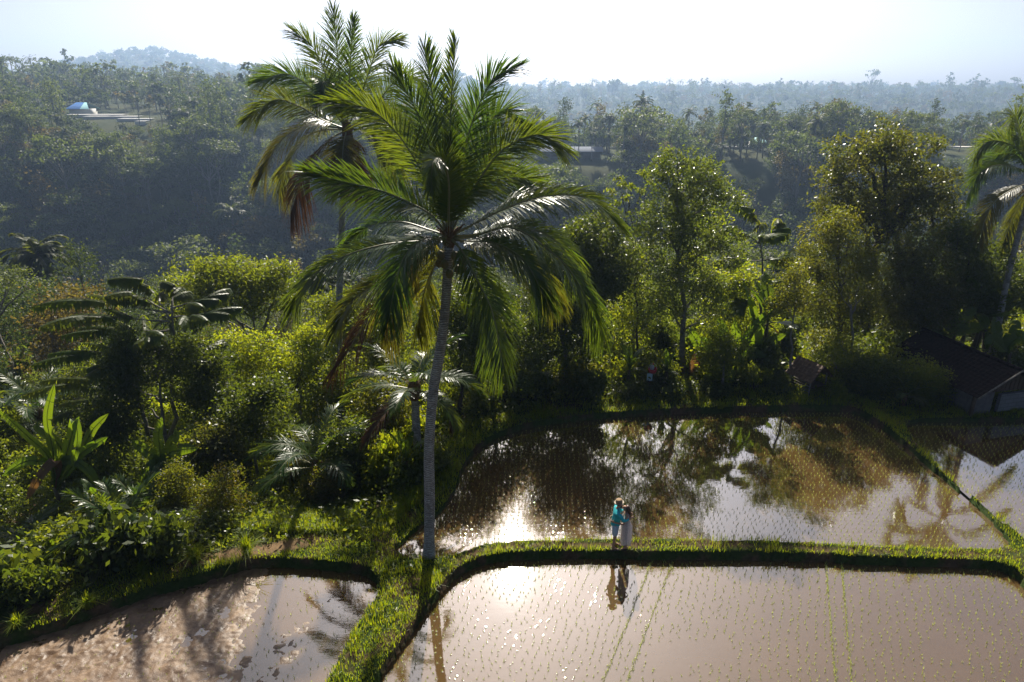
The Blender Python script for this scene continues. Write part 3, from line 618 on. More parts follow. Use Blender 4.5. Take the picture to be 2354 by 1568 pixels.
# ------------------------------------------------------------------ broadleaf trees near the terraces
T = broadleaf
T('tall_tree', 'tall slender glossy leaved tree, small leaves sparkling, on the far bank', 'tree', 1562, 930, 31,
  [(1565, 365, 40), (1528, 405, 50, .5), (1608, 410, 55, -.4), (1652, 458, 56), (1560, 455, 72), (1500, 510, 56), (1595, 525, 80, .5), (1655, 565, 62), (1470, 585, 56), (1550, 615, 70, -.7), (1450, 645, 46), (1510, 700, 50, -.5), (1610, 660, 62), (1560, 720, 55), (1640, 720, 40)],
  'leaf_olive', 'bark_pale', .15, 820, 34, .15, .07, top=(1560, 400), cs=.2, shell=.55)
T('round_crown_tree', 'largest round topped dark tree right of centre, bare forked trunk under the crown', 'tree', 1972, 830, 36.5,
  [(2035, 325, 62), (1965, 352, 62), (2098, 355, 66, .6), (1915, 410, 55), (2150, 425, 52), (2030, 410, 95), (1945, 470, 58, -.6), (2090, 450, 80), (2165, 490, 42), (1905, 470, 40), (2000, 490, 60)],
  'leaf_brown', 'bark_dark', .3, 640, 38, .18, .085, top=(2035, 420), cs=.22, shell=.6, stems=[(2060, 830, 2075, 440), (2015, 640, 1965, 470), (2030, 560, 2100, 440), (2145, 830, 2140, 480)], zs=.8)
T('bushy_tree', 'golden leaved cone shaped tree in front of the round crowned tree', 'tree', 1925, 860, 32.5,
  [(1930, 510, 40), (1890, 545, 48), (1955, 560, 55), (1855, 610, 48), (1920, 630, 75), (1985, 620, 45), (1880, 700, 55), (1950, 710, 62), (1900, 780, 45), (1995, 700, 36)],
  'leaf_gold', 'bark_dark', .14, 800, 34, .13, .06, top=(1925, 560), cs=.2)
T('bushy_tree', 'dark russet tree right of the golden cone shaped tree', 'tree', 2100, 870, 33.5,
  [(2095, 570, 58), (2060, 640, 62), (2135, 630, 62), (2110, 700, 75), (2165, 690, 50), (2060, 720, 50), (2150, 755, 45)],
  'leaf_brown', 'bark_dark', .16, 700, 34, .16, .08, top=(2100, 620), cs=.28)
T('bushy_tree', 'deep green spreading tree left of the leaning palm trunk', 'tree', 2255, 860, 34.2,
  [(2215, 540, 45), (2250, 600, 60), (2205, 640, 60), (2295, 650, 55), (2245, 710, 60), (2330, 690, 50), (2190, 560, 40), (2370, 640, 50)],
  'leaf_dark', 'bark_dark', .18, 680, 34, .18, .09, top=(2250, 640), cs=.3)
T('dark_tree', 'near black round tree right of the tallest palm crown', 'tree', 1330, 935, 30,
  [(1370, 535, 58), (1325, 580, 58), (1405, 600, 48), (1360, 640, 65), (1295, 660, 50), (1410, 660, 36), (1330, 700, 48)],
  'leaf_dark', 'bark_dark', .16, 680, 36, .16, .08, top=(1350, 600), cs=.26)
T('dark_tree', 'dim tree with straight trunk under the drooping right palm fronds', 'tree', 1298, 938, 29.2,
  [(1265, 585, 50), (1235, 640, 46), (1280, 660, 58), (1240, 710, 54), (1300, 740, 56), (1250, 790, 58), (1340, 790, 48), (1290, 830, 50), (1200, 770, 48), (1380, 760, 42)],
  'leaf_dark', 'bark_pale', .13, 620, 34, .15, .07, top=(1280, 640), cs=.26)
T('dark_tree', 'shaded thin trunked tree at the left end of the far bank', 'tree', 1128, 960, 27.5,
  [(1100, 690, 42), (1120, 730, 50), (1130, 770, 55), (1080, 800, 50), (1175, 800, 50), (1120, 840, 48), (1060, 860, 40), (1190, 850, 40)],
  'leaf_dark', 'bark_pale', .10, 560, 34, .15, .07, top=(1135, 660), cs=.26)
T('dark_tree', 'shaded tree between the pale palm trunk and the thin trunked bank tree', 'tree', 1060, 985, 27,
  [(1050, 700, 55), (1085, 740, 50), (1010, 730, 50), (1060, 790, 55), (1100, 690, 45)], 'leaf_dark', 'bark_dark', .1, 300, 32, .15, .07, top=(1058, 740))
T('leafy_tree', 'light green tree glowing behind the tall slender tree', 'tree', 1690, 900, 34.5,
  [(1680, 650, 50), (1720, 690, 55), (1660, 720, 50), (1740, 740, 50), (1700, 780, 45), (1610, 600, 40), (1640, 520, 35)],
  'leaf_bright', 'bark_pale', .11, 300, 30, .17, .08, top=(1690, 660))
T('leafy_tree', 'yellow green tree between the dark round tree and the tall slender tree', 'tree', 1450, 900, 33.5,
  [(1440, 640, 42), (1470, 690, 50), (1425, 720, 42), (1490, 740, 42), (1440, 780, 40), (1450, 590, 32)],
  'leaf_bright', 'bark_pale', .1, 260, 28, .17, .08, top=(1448, 640))
T('small_tree', 'small pale trunked tree in front of the banana clump on the far bank', 'tree', 1662, 922, 28.8,
  [(1655, 790, 30), (1690, 805, 28), (1630, 815, 26), (1665, 830, 26)], 'leaf_mid', 'bark_pale', .075, 150, 26, .13, .06, top=(1660, 800), cs=.2)
T('small_tree', 'slim crooked tree with light leaves left of the tiled hut', 'tree', 1812, 900, 29.6,
  [(1822, 660, 36), (1800, 700, 32), (1845, 690, 30), (1830, 620, 26)], 'leaf_gold', 'bark_pale', .07, 170, 26, .12, .055, top=(1825, 650), cs=.22)
T('small_tree', 'leafy sapling right of the tiled hut', 'tree', 1935, 915, 29.3,
  [(1940, 800, 34), (1915, 840, 34), (1955, 850, 36), (1930, 880, 34)], 'leaf_mid', 'bark_pale', .05, 230, 28, .11, .05, top=(1938, 800), cs=.2)
T('flat_topped_tree', 'broad flat topped light green tree on the left valley edge', 'tree', 600, 900, 36,
  [(540, 622, 48), (490, 640, 48), (592, 628, 48), (445, 668, 42), (640, 655, 40), (535, 665, 55), (410, 650, 26), (590, 690, 48), (480, 700, 48), (650, 620, 24), (430, 720, 36), (660, 690, 30)],
  'leaf_mid', 'bark_pale', .15, 560, 30, .19, .085, top=(575, 690), zs=.6, stems=[(590, 800, 500, 680), (595, 780, 640, 660)], cs=.3)
T('ivy_clad_tree', 'dense dark upright tree with leafy column in the left garden', 'tree', 372, 1010, 26,
  [(283, 775, 32), (290, 825, 44), (280, 880, 40), (305, 925, 38), (285, 960, 32), (365, 800, 34), (405, 830, 36), (350, 860, 34), (430, 800, 30)],
  'leaf_dark', 'bark_pale', .12, 430, 34, .14, .075, top=(365, 840), cs=.22, stems=[(340, 1000, 290, 800)])
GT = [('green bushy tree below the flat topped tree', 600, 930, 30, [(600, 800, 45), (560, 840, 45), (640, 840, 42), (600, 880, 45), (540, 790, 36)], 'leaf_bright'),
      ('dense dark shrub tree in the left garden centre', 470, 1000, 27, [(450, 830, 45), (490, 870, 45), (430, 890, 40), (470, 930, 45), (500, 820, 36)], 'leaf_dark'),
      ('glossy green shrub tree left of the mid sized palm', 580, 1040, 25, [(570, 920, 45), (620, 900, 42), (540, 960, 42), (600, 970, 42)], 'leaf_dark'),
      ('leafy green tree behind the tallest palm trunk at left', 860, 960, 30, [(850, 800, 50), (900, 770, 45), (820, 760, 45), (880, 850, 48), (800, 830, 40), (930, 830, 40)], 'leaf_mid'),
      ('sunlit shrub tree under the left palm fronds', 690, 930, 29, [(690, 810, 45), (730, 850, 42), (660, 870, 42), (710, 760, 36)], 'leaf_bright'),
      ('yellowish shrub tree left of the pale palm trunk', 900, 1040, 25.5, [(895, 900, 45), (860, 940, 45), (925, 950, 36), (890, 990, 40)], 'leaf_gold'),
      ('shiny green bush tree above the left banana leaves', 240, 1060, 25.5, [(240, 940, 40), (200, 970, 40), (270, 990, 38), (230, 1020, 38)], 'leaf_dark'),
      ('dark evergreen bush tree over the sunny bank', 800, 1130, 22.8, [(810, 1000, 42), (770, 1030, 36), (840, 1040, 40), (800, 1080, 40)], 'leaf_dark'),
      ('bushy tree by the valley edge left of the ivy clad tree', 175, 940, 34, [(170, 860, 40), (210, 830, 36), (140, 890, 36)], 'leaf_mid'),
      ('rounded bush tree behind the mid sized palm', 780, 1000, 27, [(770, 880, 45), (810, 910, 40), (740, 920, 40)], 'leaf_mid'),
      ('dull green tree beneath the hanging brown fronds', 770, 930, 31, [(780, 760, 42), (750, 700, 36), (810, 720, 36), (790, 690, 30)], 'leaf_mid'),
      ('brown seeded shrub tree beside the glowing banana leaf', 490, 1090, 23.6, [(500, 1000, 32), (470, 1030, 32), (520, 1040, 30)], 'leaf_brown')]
for lab, px, py, Y, lb, lf in GT:
    T('garden_tree', lab, 'tree', px, py, Y, lb, lf, 'bark_pale', .08, 60 * len(lb), 28, .15, .075, cs=.24, group='small trees of the garden slope')
CN = [('cone shaped bush with orange young leaves above the drained paddy bank', 515, 1245, 20.0, [(520, 1095, 32), (510, 1130, 48), (520, 1175, 55), (505, 1210, 45)], 'leaf_red'),
      ('orange tipped bush left of the young splayed palm', 225, 1270, 19.8, [(215, 1165, 30), (230, 1195, 38), (205, 1210, 30)], 'leaf_red'),
      ('orange tipped round bush on the sunny bank beside the mid sized palm', 738, 1200, 21.2, [(735, 1100, 30), (725, 1130, 36), (760, 1130, 34), (740, 1155, 30)], 'leaf_red'),
      ('yellow leaved shrub right of the young splayed palm', 415, 1250, 19.9, [(410, 1110, 36), (440, 1150, 38), (395, 1160, 36), (430, 1190, 32)], 'leaf_gold')]
for lab, px, py, Y, lb, lf in CN:
    T('bush', lab, 'bush', px, py, Y, lb, lf, 'bark_dark', .04, 80 * len(lb), 30, .085, .042, cs=.14, group='bushes on the garden bank')
T('bush', 'dark thicket bush between tiled hut and shed', 'bush', 2020, 930, 28.6, [(2000, 850, 38), (2040, 860, 38), (2020, 890, 38), (1985, 890, 32), (2055, 895, 30)], 'leaf_dark', 'bark_dark', .04, 420, 30, .10, .05, cs=.18)
T('bush', 'bush with pale glints hiding the shed corner', 'bush', 2120, 925, 28.0, [(2100, 850, 36), (2140, 868, 34), (2085, 885, 30), (2165, 885, 28), (2130, 905, 26)], 'leaf_mid', 'bark_pale', .04, 300, 28, .10, .045, cs=.18)

# feathery trees: level branches carrying rows of hanging leaflets
def feather_tree(name, label, px, pyb, Y, top, branches, leaf='leaf_bright', r0=.09, L=.34, w=.11, rz=0):
    b = W(px, pyb, Y); b[2] = gh(b[0], b[1]) - .05
    t = thing(name, label, 'tree', b); tp = W(*top, Y) - b
    P = bentline((0, 0, 0), tp, 10, .015); mt = MB(); mt.tube(P, np.linspace(r0 * 1.2, r0 * .35, 10), 8); mc = MB()
    for (x0, y0, x1, y1, dy) in branches:
        a = W(x0, y0, Y) - b; e = W(x1, y1, Y + dy) - b
        mt.tube(bentline(a, a * .55 + e * .45, 4, .02), np.linspace(r0 * .45, .02, 4), 5, cap=False)
        nsub = 4
        for k in range(nsub):
            f = .45 + .18 * k; s = a + (e - a) * f; az = math.atan2(e[1] - a[1], e[0] - a[0]) + (k - 1.5) * .55
            ln = np.linalg.norm(e - a) * .62
            frond(mc, arc(s, az, 18, -12, ln, 5), n=34, L=L, w=w, start=.05, droop=(1.0, 1.7), rad=.012, tint=float(rng.uniform(0, .8)), ang=(80, 60), lift=.05)
    mt.build('trunk', M['bark_pale'], t); mc.build('crown', [M[leaf], M['bark_dark']], t, smooth=False)
    return t
feather_tree('feather_tree', 'layered feathery tree with rows of hanging leaflets and reddish tips at left', 372, 960, 27, (395, 690),
  [(392, 720, 300, 670, -.3), (392, 720, 215, 690, .5), (392, 710, 480, 680, .3), (392, 740, 200, 725, -1), (392, 735, 330, 640, .6), (390, 760, 260, 760, .8), (392, 730, 470, 720, -1.), (385, 800, 210, 815, .2), (385, 800, 260, 840, -1.),
   (380, 850, 200, 880, .3), (395, 705, 400, 655, 1.), (385, 810, 480, 800, .6), (380, 860, 230, 930, -.5), (385, 790, 340, 760, -1.5)], 'leaf_mid', .1, .34, .13)
feather_tree('feather_tree', 'bright feathery tree between the tall slender tree and the golden tree', 1745, 900, 33.5, (1745, 520),
  [(1745, 560, 1690, 520, 0), (1745, 560, 1790, 512, .5), (1745, 600, 1680, 600, -.6), (1745, 600, 1800, 590, .4), (1745, 640, 1690, 660, .6), (1745, 640, 1795, 650, -.6), (1745, 560, 1735, 480, .8), (1745, 690, 1790, 700, .3), (1745, 680, 1700, 710, -.3), (1745, 540, 1770, 540, -1)], 'leaf_bright', .08, .34, .12)
# nearly bare sapling with tufts of young leaves
def sparse_tree(name, label, px, pyb, Y, tips, leaf, pale=True, tuft=True):
    b = W(px, pyb, Y); b[2] = gh(b[0], b[1]); t = thing(name, label, 'tree', b); mt = MB(); mc = MB()
    j = W(px, tips[0][2], Y) - b; mt.tube(bentline((0, 0, 0), j, 6, .02), np.linspace(.07, .045, 6), 6)
    for x, y, _ in tips:
        e = W(x, y, Y + rng.normal(0, .5)) - b; mt.tube(bentline(j * rng.uniform(.75, 1), e, 6, .05, .03), np.linspace(.03, .008, 6), 5)
        if tuft: leafcloud(mc, [[*e, .16]], 7, 7, .2, .07, .09)
    mt.build('trunk', M['bark_pale' if pale else 'bark_dark'], t)
    if tuft: mc.build('crown', M[leaf], t, smooth=False)
sparse_tree('sparse_tree', 'almost bare sapling with star shaped leaf tufts beside the slender tree', 1462, 880, 32, [(1405, 440, 620), (1420, 410, 620), (1432, 425, 620), (1440, 455, 620), (1450, 430, 620), (1478, 400, 620), (1470, 440, 620), (1490, 420, 620), (1415, 470, 620)], 'leaf_mid', False)
sparse_tree('sparse_tree', 'leafless forked sapling below the golden tree', 1955, 900, 30.4, [(1930, 650, 700), (1942, 675, 700), (1975, 655, 700), (1985, 680, 700)], 'leaf_mid', tuft=False)

# ------------------------------------------------------------------ shrubs: six kinds, each placed plant its own object
def shrub_kind(leaf, n, per, L, w, lob, cs, word):
    t = thing('shrub', word, 'shrub', (0, 0, 0)); ms = MB()
    for q in lob: ms.tube(bentline((0, 0, 0), q[:3], 4, .05), np.linspace(.03, .008, 4), 4, cap=False)
    ms.build('stems', M['bark_dark'], t)
    mc = MB(); leafcloud(mc, lob, n, per, L, w, cs, .65, droop=.2); mc.build('foliage', M[leaf], t, smooth=False); return t
L6 = lambda s: [[rng.normal(0, .35), rng.normal(0, .35), rng.uniform(.25, .75) * s, rng.uniform(.28, .45)] for _ in range(7)]
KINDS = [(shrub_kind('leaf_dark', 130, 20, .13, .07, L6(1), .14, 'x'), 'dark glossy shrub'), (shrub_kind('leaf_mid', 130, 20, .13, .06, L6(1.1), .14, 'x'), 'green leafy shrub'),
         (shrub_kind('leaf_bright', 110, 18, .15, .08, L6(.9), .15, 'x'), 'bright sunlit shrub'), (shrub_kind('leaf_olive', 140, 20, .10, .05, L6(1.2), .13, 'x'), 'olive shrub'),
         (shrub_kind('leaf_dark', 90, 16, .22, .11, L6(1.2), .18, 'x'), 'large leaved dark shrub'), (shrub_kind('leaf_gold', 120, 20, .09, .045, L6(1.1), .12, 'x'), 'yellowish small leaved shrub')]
MARKS = [('the left banana clump', 120, 1050), ('the glowing banana leaf', 372, 1030), ('the small banana on the drained paddy bank', 90, 1330), ('the young splayed palm', 300, 1230), ('the cone shaped orange bush', 515, 1160),
         ('the ivy clad tree', 320, 880), ('the flat topped tree', 540, 680), ('the mid sized garden palm', 735, 1020), ('the pale palm trunk', 985, 1050), ('the left end of the far bank', 1110, 900), ('the drooping right palm fronds', 1280, 800),
         ('the red basket', 1490, 880), ('the slender tree trunk', 1560, 850), ('the middle banana clump', 1680, 800), ('the tiled hut', 1850, 870), ('the golden tree', 1920, 680), ('the round crowned tree', 2030, 450), ('the tiled shed', 2200, 840), ('the leaning palm trunk', 2300, 700), ('the sunny grass bank', 620, 1200), ('the feathery left tree', 300, 690), ('the far left slope', 60, 880)]
seen = {}
def where(p, word):
    x, y = proj(p); m = sorted(MARKS, key=lambda k: (k[1] - x) ** 2 + (k[2] - y) ** 2)[:2]
    side = 'above' if y < m[0][2] - 45 else 'below' if y > m[0][2] + 45 else ('left of' if x < m[0][1] else 'right of')
    s = f'{word} {side} {m[0][0]} towards {m[1][0]}'
    if len(s.split()) > 16: s = f'{word} {side} {m[0][0]}'
    return s
spots = []
tries = 0
while len(spots) < 270 and tries < 20000:
    tries += 1
    if tries % 3: px, py = rng.uniform(0, 1080), rng.uniform(820, 1420); Y = None
    else: px, py = rng.uniform(1040, 2353), rng.uniform(840, 935)
    z = -.3
    p = WZ(px, py, z)
    for _ in range(4): p = WZ(px, py, gh(p[0], p[1]))
    if tries % 6 == 0: yy = rng.uniform(29, 44); p = W(px, 900, yy)
    if p[1] > 44: continue
    g, dm = ground_h(p[:1], p[1:2])
    if dm[0] < 1.1 or (20 < p[0] < 25 and 26 < p[1] < 33): continue
    if 500 < px < 900 and 1130 < py: continue
    if all((p[0] - q[0]) ** 2 + (p[1] - q[1]) ** 2 > 1.0 for q in spots): spots.append((p[0], p[1], float(g[0]), float(dm[0])))
used = set()
for x, y, z, dm in spots:
    k = int(rng.choice(6, p=[.27, .22, .16, .15, .12, .08])); src, word = KINDS[k]
    sc = rng.uniform(.7, 1.25) * min(1.25, .5 + dm * .3)
    lab = where(np.array([x, y, z + .5]), word)
    if k not in used: o = src; used.add(k); o.location = (x, y, z - .05); o.scale = (sc, sc, sc * 1.1); o['label'] = lab; o['group'] = 'shrubs of the undergrowth'
    else: copy_tree(src, (x, y, z - .05), rng.uniform(0, 6.28), (sc, sc, sc * rng.uniform(.8, 1.4)), lab, 'shrubs of the undergrowth')
# low herb layer
n = 42000; x = rng.uniform(-26, 26, n); y = rng.uniform(14, 46, n)
z, dm = ground_h(x, y); k = (dm > .75) & (np.abs(x / y) < .95); k &= rng.random(n) < np.interp(dm, [.75, 2], [.3, 1]); x, y, z = x[k], y[k], z[k]
c = np.stack([x, y, z], 1); m = len(c); rep = 5; cc_ = np.repeat(c, rep, 0); hgt = (.25 + .5 * (vnoise(cc_[:, 0], cc_[:, 1], 1.6) + .5)) * rng.random(len(cc_))
p = cc_ + np.stack([rng.normal(0, .14, len(cc_)), rng.normal(0, .14, len(cc_)), hgt], 1)
ax = nrm(rng.normal(0, 1, p.shape) + UP * .1); nn = nrm(rng.normal(0, .6, p.shape) + UP); wv = nrm(np.cross(ax, nn)); s = rng.uniform(.05, .13, (len(p), 1))
mb = MB(); mb.quads(np.stack([p - ax * s, p + wv * s * .5, p + ax * s, p - wv * s * .5], 1), rng.random(len(p)))
tag(mb.build('undergrowth', M['leaf_mid'], smooth=False), 'low mixed green herbs covering the garden soil', 'undergrowth', kind='stuff')

# ------------------------------------------------------------------ grass on the bunds
def blades(mb, x, y, z, h, lean=.5, w=.012, tint=None):
    n = len(x); a = rng.uniform(0, 6.283, n); d = np.stack([np.cos(a), np.sin(a), 0 * a], 1); wv = np.stack([-np.sin(a), np.cos(a), 0 * a], 1) * (w * rng.uniform(.7, 1.4, n))[:, None]
    ln = np.abs(rng.normal(0, lean, n)); b = np.stack([x, y, z - .015], 1)
    m = b + UP * (h * .6)[:, None] + d * (h * ln * .3)[:, None]; t = b + UP * (h * (1 - .35 * np.minimum(ln, 1.5)))[:, None] + d * (h * ln)[:, None]
    V = np.stack([b - wv, b + wv, m + wv * .8, m - wv * .8, t], 1).reshape(-1, 3); i = np.arange(n)[:, None] * 5
    ti = np.repeat(rng.random(n) if tint is None else tint, 5)
    mb.add(V, i + np.array([[0, 1, 2, 3]]), i + np.array([[3, 2, 4]]), tint=ti)
mb = MB()
n = 420000; x = rng.uniform(-13, 24, n); y = rng.uniform(12.4, 33, n); k = np.minimum.reduce([np.abs(sdist(P, x, y)) for P, _ in PADS]) < 3.2; x, y = x[k], y[k]; n = len(x); z, dm = ground_h(x, y)
dens = 1.0 - sst(.9, 2.2, dm) * .93 * np.where((x > 3) & (y < 26.5), 0, 1)
bare = vnoise(x, y, 1.3) + .35 * vnoise(x, y, .3)
k = (dm > .015) & (rng.random(n) < dens * np.where(bare > .24, .35, 1)) & (rng.random(n) > bare_soil(x, y) * 1.3) & (np.abs(x / y) < 1.06)
x, y, z, dm, bare = x[k], y[k], z[k], dm[k], bare[k]
h = rng.uniform(.05, .16, len(x)) * (1 + 1.2 * sst(.02, .32, vnoise(x, y, .7)) + .7 * sst(.1, .35, vnoise(x + 9, y, .25))); h *= np.interp(dm, [0, .12, .6], [.8, 1.1, 1.])
blades(mb, x, y, z, h, .55, .0085)
tag(mb.build('grass', M['grass'], smooth=False), 'short green grass growing on the paddy bunds', 'grass', kind='stuff')
# taller sunny grass on the garden bank
mb = MB(); n = 26000; x = rng.uniform(-9, -2.5, n); y = rng.uniform(18.6, 23, n); q = np.array([proj((a, b_, -.5)) for a, b_ in zip(x[::1], y[::1])])
z, dm = ground_h(x, y); k = (dm > .8) & (q[:, 0] > 560) & (q[:, 0] < 985) & (q[:, 1] > 1120) & (vnoise(x, y, 1.1) > -.22); x, y, z = x[k], y[k], z[k]
blades(mb, x, y, z, rng.uniform(.2, .48, len(x)), .55, .013); tag(mb.build('bank_grass', M['grass'], smooth=False), 'long bright grass on the sunlit garden bank', 'grass', kind='stuff')
TU = [(450, 1292, .75, 'spiky grass tuft above the dirt strip, left of its twin'), (568, 1275, .8, 'spiky bright grass tuft right of the cone shaped orange bush'), (205, 1395, .5, 'grass tuft right of the small banana on the bank'), (330, 1318, .45, 'low grass tuft beside the young palm base'), (1655, 938, .35, 'grass tuft at the foot of the small pale trunked tree'), (40, 1440, .45, 'grass tuft in the lower left corner')]
for px, py, hh, lab in TU:
    p = WZ(px, py, -.3)
    for _ in range(3): p = WZ(px, py, gh(p[0], p[1]))
    t = MB(); n = 170; a = rng.uniform(0, 6.28, n); r_ = rng.uniform(0, .12, n); blades(t, r_ * np.cos(a), r_ * np.sin(a), 0 * a, hh * rng.uniform(.6, 1.1, n), .7, .012)
    tag(t.build('grass_tuft', M['grass'], loc=p, smooth=False), lab, 'grass tuft', 'grass tufts on the banks')

# ------------------------------------------------------------------ rice seedlings, set out in rows
def seedling(mb, x, y, z, s, blade=0, ring=1, tuft=5):
    n = len(x)
    for j in range(tuft):
        a = rng.uniform(0, 6.283, n); ln = rng.uniform(.15, .75, n); h = s * rng.uniform(.6, 1.1, n); wv = np.stack([-np.sin(a), np.cos(a), 0 * a], 1) * .0065
        b = np.stack([x, y, z + 0 * x - .01], 1) + np.stack([np.cos(a), np.sin(a), 0 * a], 1) * .006; t = b + np.stack([np.cos(a) * ln * h, np.sin(a) * ln * h, h], 1)
        V = np.stack([b - wv, b + wv, t], 1).reshape(-1, 3); mb.add(V, None, np.arange(n * 3).reshape(n, 3), tint=np.repeat(rng.random(n), 3), mat=blade)
    if ring is None: return
    th = np.linspace(0, 6.283, 10, endpoint=False); rr = np.array([.006, .012, .020, .030]); hz = np.array([.0023, .0015, .0008, .0003])
    G = np.stack([np.outer(rr, np.cos(th)), np.outer(rr, np.sin(th)), np.repeat(hz[:, None], 10, 1)], -1)
    off = np.stack([x, y, z + 0 * x], 1)
    V = (G.reshape(-1, 3)[None] + off[:, None]).reshape(-1, 3); I = np.arange(40).reshape(4, 10); J = np.concatenate([I, I[:, :1]], 1)
    q = np.stack([J[:-1, :-1], J[1:, :-1], J[1:, 1:], J[:-1, 1:]], -1).reshape(-1, 4)
    mb.add(V, (np.arange(n)[:, None, None] * 40 + q[None]).reshape(-1, 4), mat=ring)
def rows(P, ang, sx, sy, jit, dense=()):
    c, s = math.cos(ang), math.sin(ang); U, V = np.meshgrid(np.arange(-40, 40, sx), np.arange(-40, 60, sy))
    U = U + rng.normal(0, jit, U.shape) + .25 * sx * np.sin(V * .7); V = V + rng.normal(0, jit, U.shape)
    x = (U * c + V * s).ravel(); y = (-U * s + V * c).ravel(); d = sdist(P, x, y)
    k = (d < -.12) & (np.abs(x / np.maximum(y, 1)) < .98) & (rng.random(len(x)) > .09) & (y > 12.2); return x[k], y[k]
AL = math.atan2(.4, 1)
xl, yl = rows(PADS[0][0], AL, .23, .16, .036)
nz = vnoise(xl, yl, 1.5); xl, yl = xl[nz > -.34], yl[nz > -.34]
ex, ey = [], []
for px0, px1 in ((1898, 1919), (1933, 1957), (1498, 1385), (1545, 1440)):
    a, b_ = WZ(px0, 1293, ZL), WZ(px1, 1568, ZL); t = np.arange(0, 1.05, .012) + rng.normal(0, .003, len(np.arange(0, 1.05, .012)))
    ex += list(a[0] + (b_[0] - a[0]) * t + rng.normal(0, .012, len(t))); ey += list(a[1] + (b_[1] - a[1]) * t)
xl = np.r_[xl, ex]; yl = np.r_[yl, ey]
o = np.argsort(yl + rng.normal(0, .05, len(yl))); near_i, rest = o[:300], o[300:]
var = []
for j in range(5):
    m = MB(); seedling(m, np.zeros(1), np.zeros(1), 0., .10); var.append(m.mesh('rice_seedling', [M['rice'], M['water']], False))
for i in near_i:
    ob = link('rice_seedling', var[int(rng.integers(5))], loc=(xl[i], yl[i], ZL)); ob.rotation_euler.z = rng.uniform(0, 6.28); s = rng.uniform(.75, 1.25); ob.scale = (s, s, s)
    tag(ob, 'small pale green rice seedling standing in the nearest rows of the lower flooded paddy', 'rice seedling', 'rice seedlings in the nearest rows')
mb = MB(); seedling(mb, xl[rest], yl[rest], ZL, .10)
xm, ym = rows(PADS[1][0], R(-88), .21, .19, .02); nz = vnoise(xm, ym, 2.2); kk = (nz > -.38) & (xm < 4); seedling(mb, xm[kk], ym[kk], ZM, .10, tuft=4); kk = (nz > -.38) & (xm >= 4); seedling(mb, xm[kk], ym[kk], ZM, .11, ring=None, tuft=5)
xr, yr = rows(PADS[2][0], R(-70), .22, .2, .02); seedling(mb, xr, yr, ZR, .11, ring=None, tuft=5)
xp, yp = rows(PADS[3][0], AL, .24, .22, .05); kk = rng.random(len(xp)) < .6; seedling(mb, xp[kk], yp[kk], ZP + .01, .10, ring=None, tuft=4)
tag(mb.build('rice_seedlings', [M['rice'], M['water']], smooth=False), 'rows of small rice seedlings in the flooded paddies', 'rice seedlings', kind='stuff')
# ------------------------------------------------------------------ the wooded valley beyond
def proto_arrays(mb): return mb.arrays()
def p_round(ncl, per, L, seed_lobes=6, h=11, r=4.2, tr=True):
    m = MB(); lb = [[rng.normal(0, r * .42), rng.normal(0, r * .42), h - r * .9 + rng.normal(0, r * .3), r * rng.uniform(.42, .65)] for _ in range(seed_lobes)]
    leafcloud(m, lb, ncl, per, L, L * .6, .55, .7, 0, tint=(0, .8))
    if tr: m.tube([(0, 0, -3), (.2, 0, h * .5), (0, .1, h - r)], [.3, .22, .12], 5, mat=1, cap=False)
    return m
def p_albizia(ncl, per, L, h=17):
    m = MB(); m.tube(bentline((0, 0, -3), (.3, .2, h * .62), 5, .02), [.32, .28, .25, .22, .18], 5, mat=1, cap=False); lb = []
    for k in range(9):
        a = k * 2.4 + rng.normal(0, .3); rr = rng.uniform(1.2, 5.2); z = h - .10 * rr ** 1.5 - (k % 3) * 1.1; e = np.array([rr * math.cos(a), rr * math.sin(a), z])
        m.tube(bentline((.3, .2, h * .58), e - UP * .5, 5, .03), np.linspace(.14, .05, 5), 4, mat=1, cap=False); lb.append([*e, 2.1, 2.1, .55])
    leafcloud(m, lb, ncl, per, L, L * .55, .5, .55, 0, upb=1.6, tint=(.3, 1)); return m
def p_palm(nf, h=13, fl=3.6, n=14):
    m = MB(); m.tube(bentline((0, 0, -2), (rng.normal(0, .7), rng.normal(0, .7), h), 5, .01), np.linspace(.24, .16, 5), 5, mat=1, cap=False); tp = m.v[0].reshape(5, 5, 3)[-1].mean(0)
    for i in range(nf):
        f = i / (nf - 1); e0 = 78 - 78 * f + rng.normal(0, 5)
        frond(m, arc(tp, i * 2.4, e0, e0 - rng.uniform(50, 100), fl * rng.uniform(.85, 1.1), 6), n=n, L=1.15, w=.30, rad=.05, tint=float(rng.uniform(0, 1)), mats=(0, 1), start=.12, droop=(.3, .8))
    return m
def p_tall(ncl, per, L, h=16):
    m = MB(); m.tube([(0, 0, -3), (.1, 0, h * .6), (.2, 0, h * .92)], [.26, .2, .06], 5, mat=1, cap=False)
    lb = [[rng.normal(0, .8), rng.normal(0, .8), z, rng.uniform(1.3, 2.3)] for z in np.linspace(h * .45, h, 7)]
    leafcloud(m, lb, ncl, per, L, L * .6, .5, .65, 0, tint=(0, 1)); return m
HI = dict(rd=[p_round(120, 13, .62) for _ in range(5)], al=[p_albizia(110, 12, .60) for _ in range(3)], pa=[p_palm(17) for _ in range(3)], ta=[p_tall(90, 12, .55) for _ in range(3)])
NR = dict(rd=[p_round(150, 34, .30) for _ in range(5)], al=[p_albizia(130, 30, .30) for _ in range(3)], pa=[p_palm(17, n=34) for _ in range(2)], ta=[p_tall(110, 30, .27) for _ in range(3)])
LO = dict(rd=[p_round(34, 7, 1.5, 5, tr=False) for _ in range(5)], al=[p_albizia(32, 7, 1.3) for _ in range(2)], pa=[p_palm(11, n=6) for _ in range(3)], ta=[p_tall(28, 6, 1.4) for _ in range(2)])
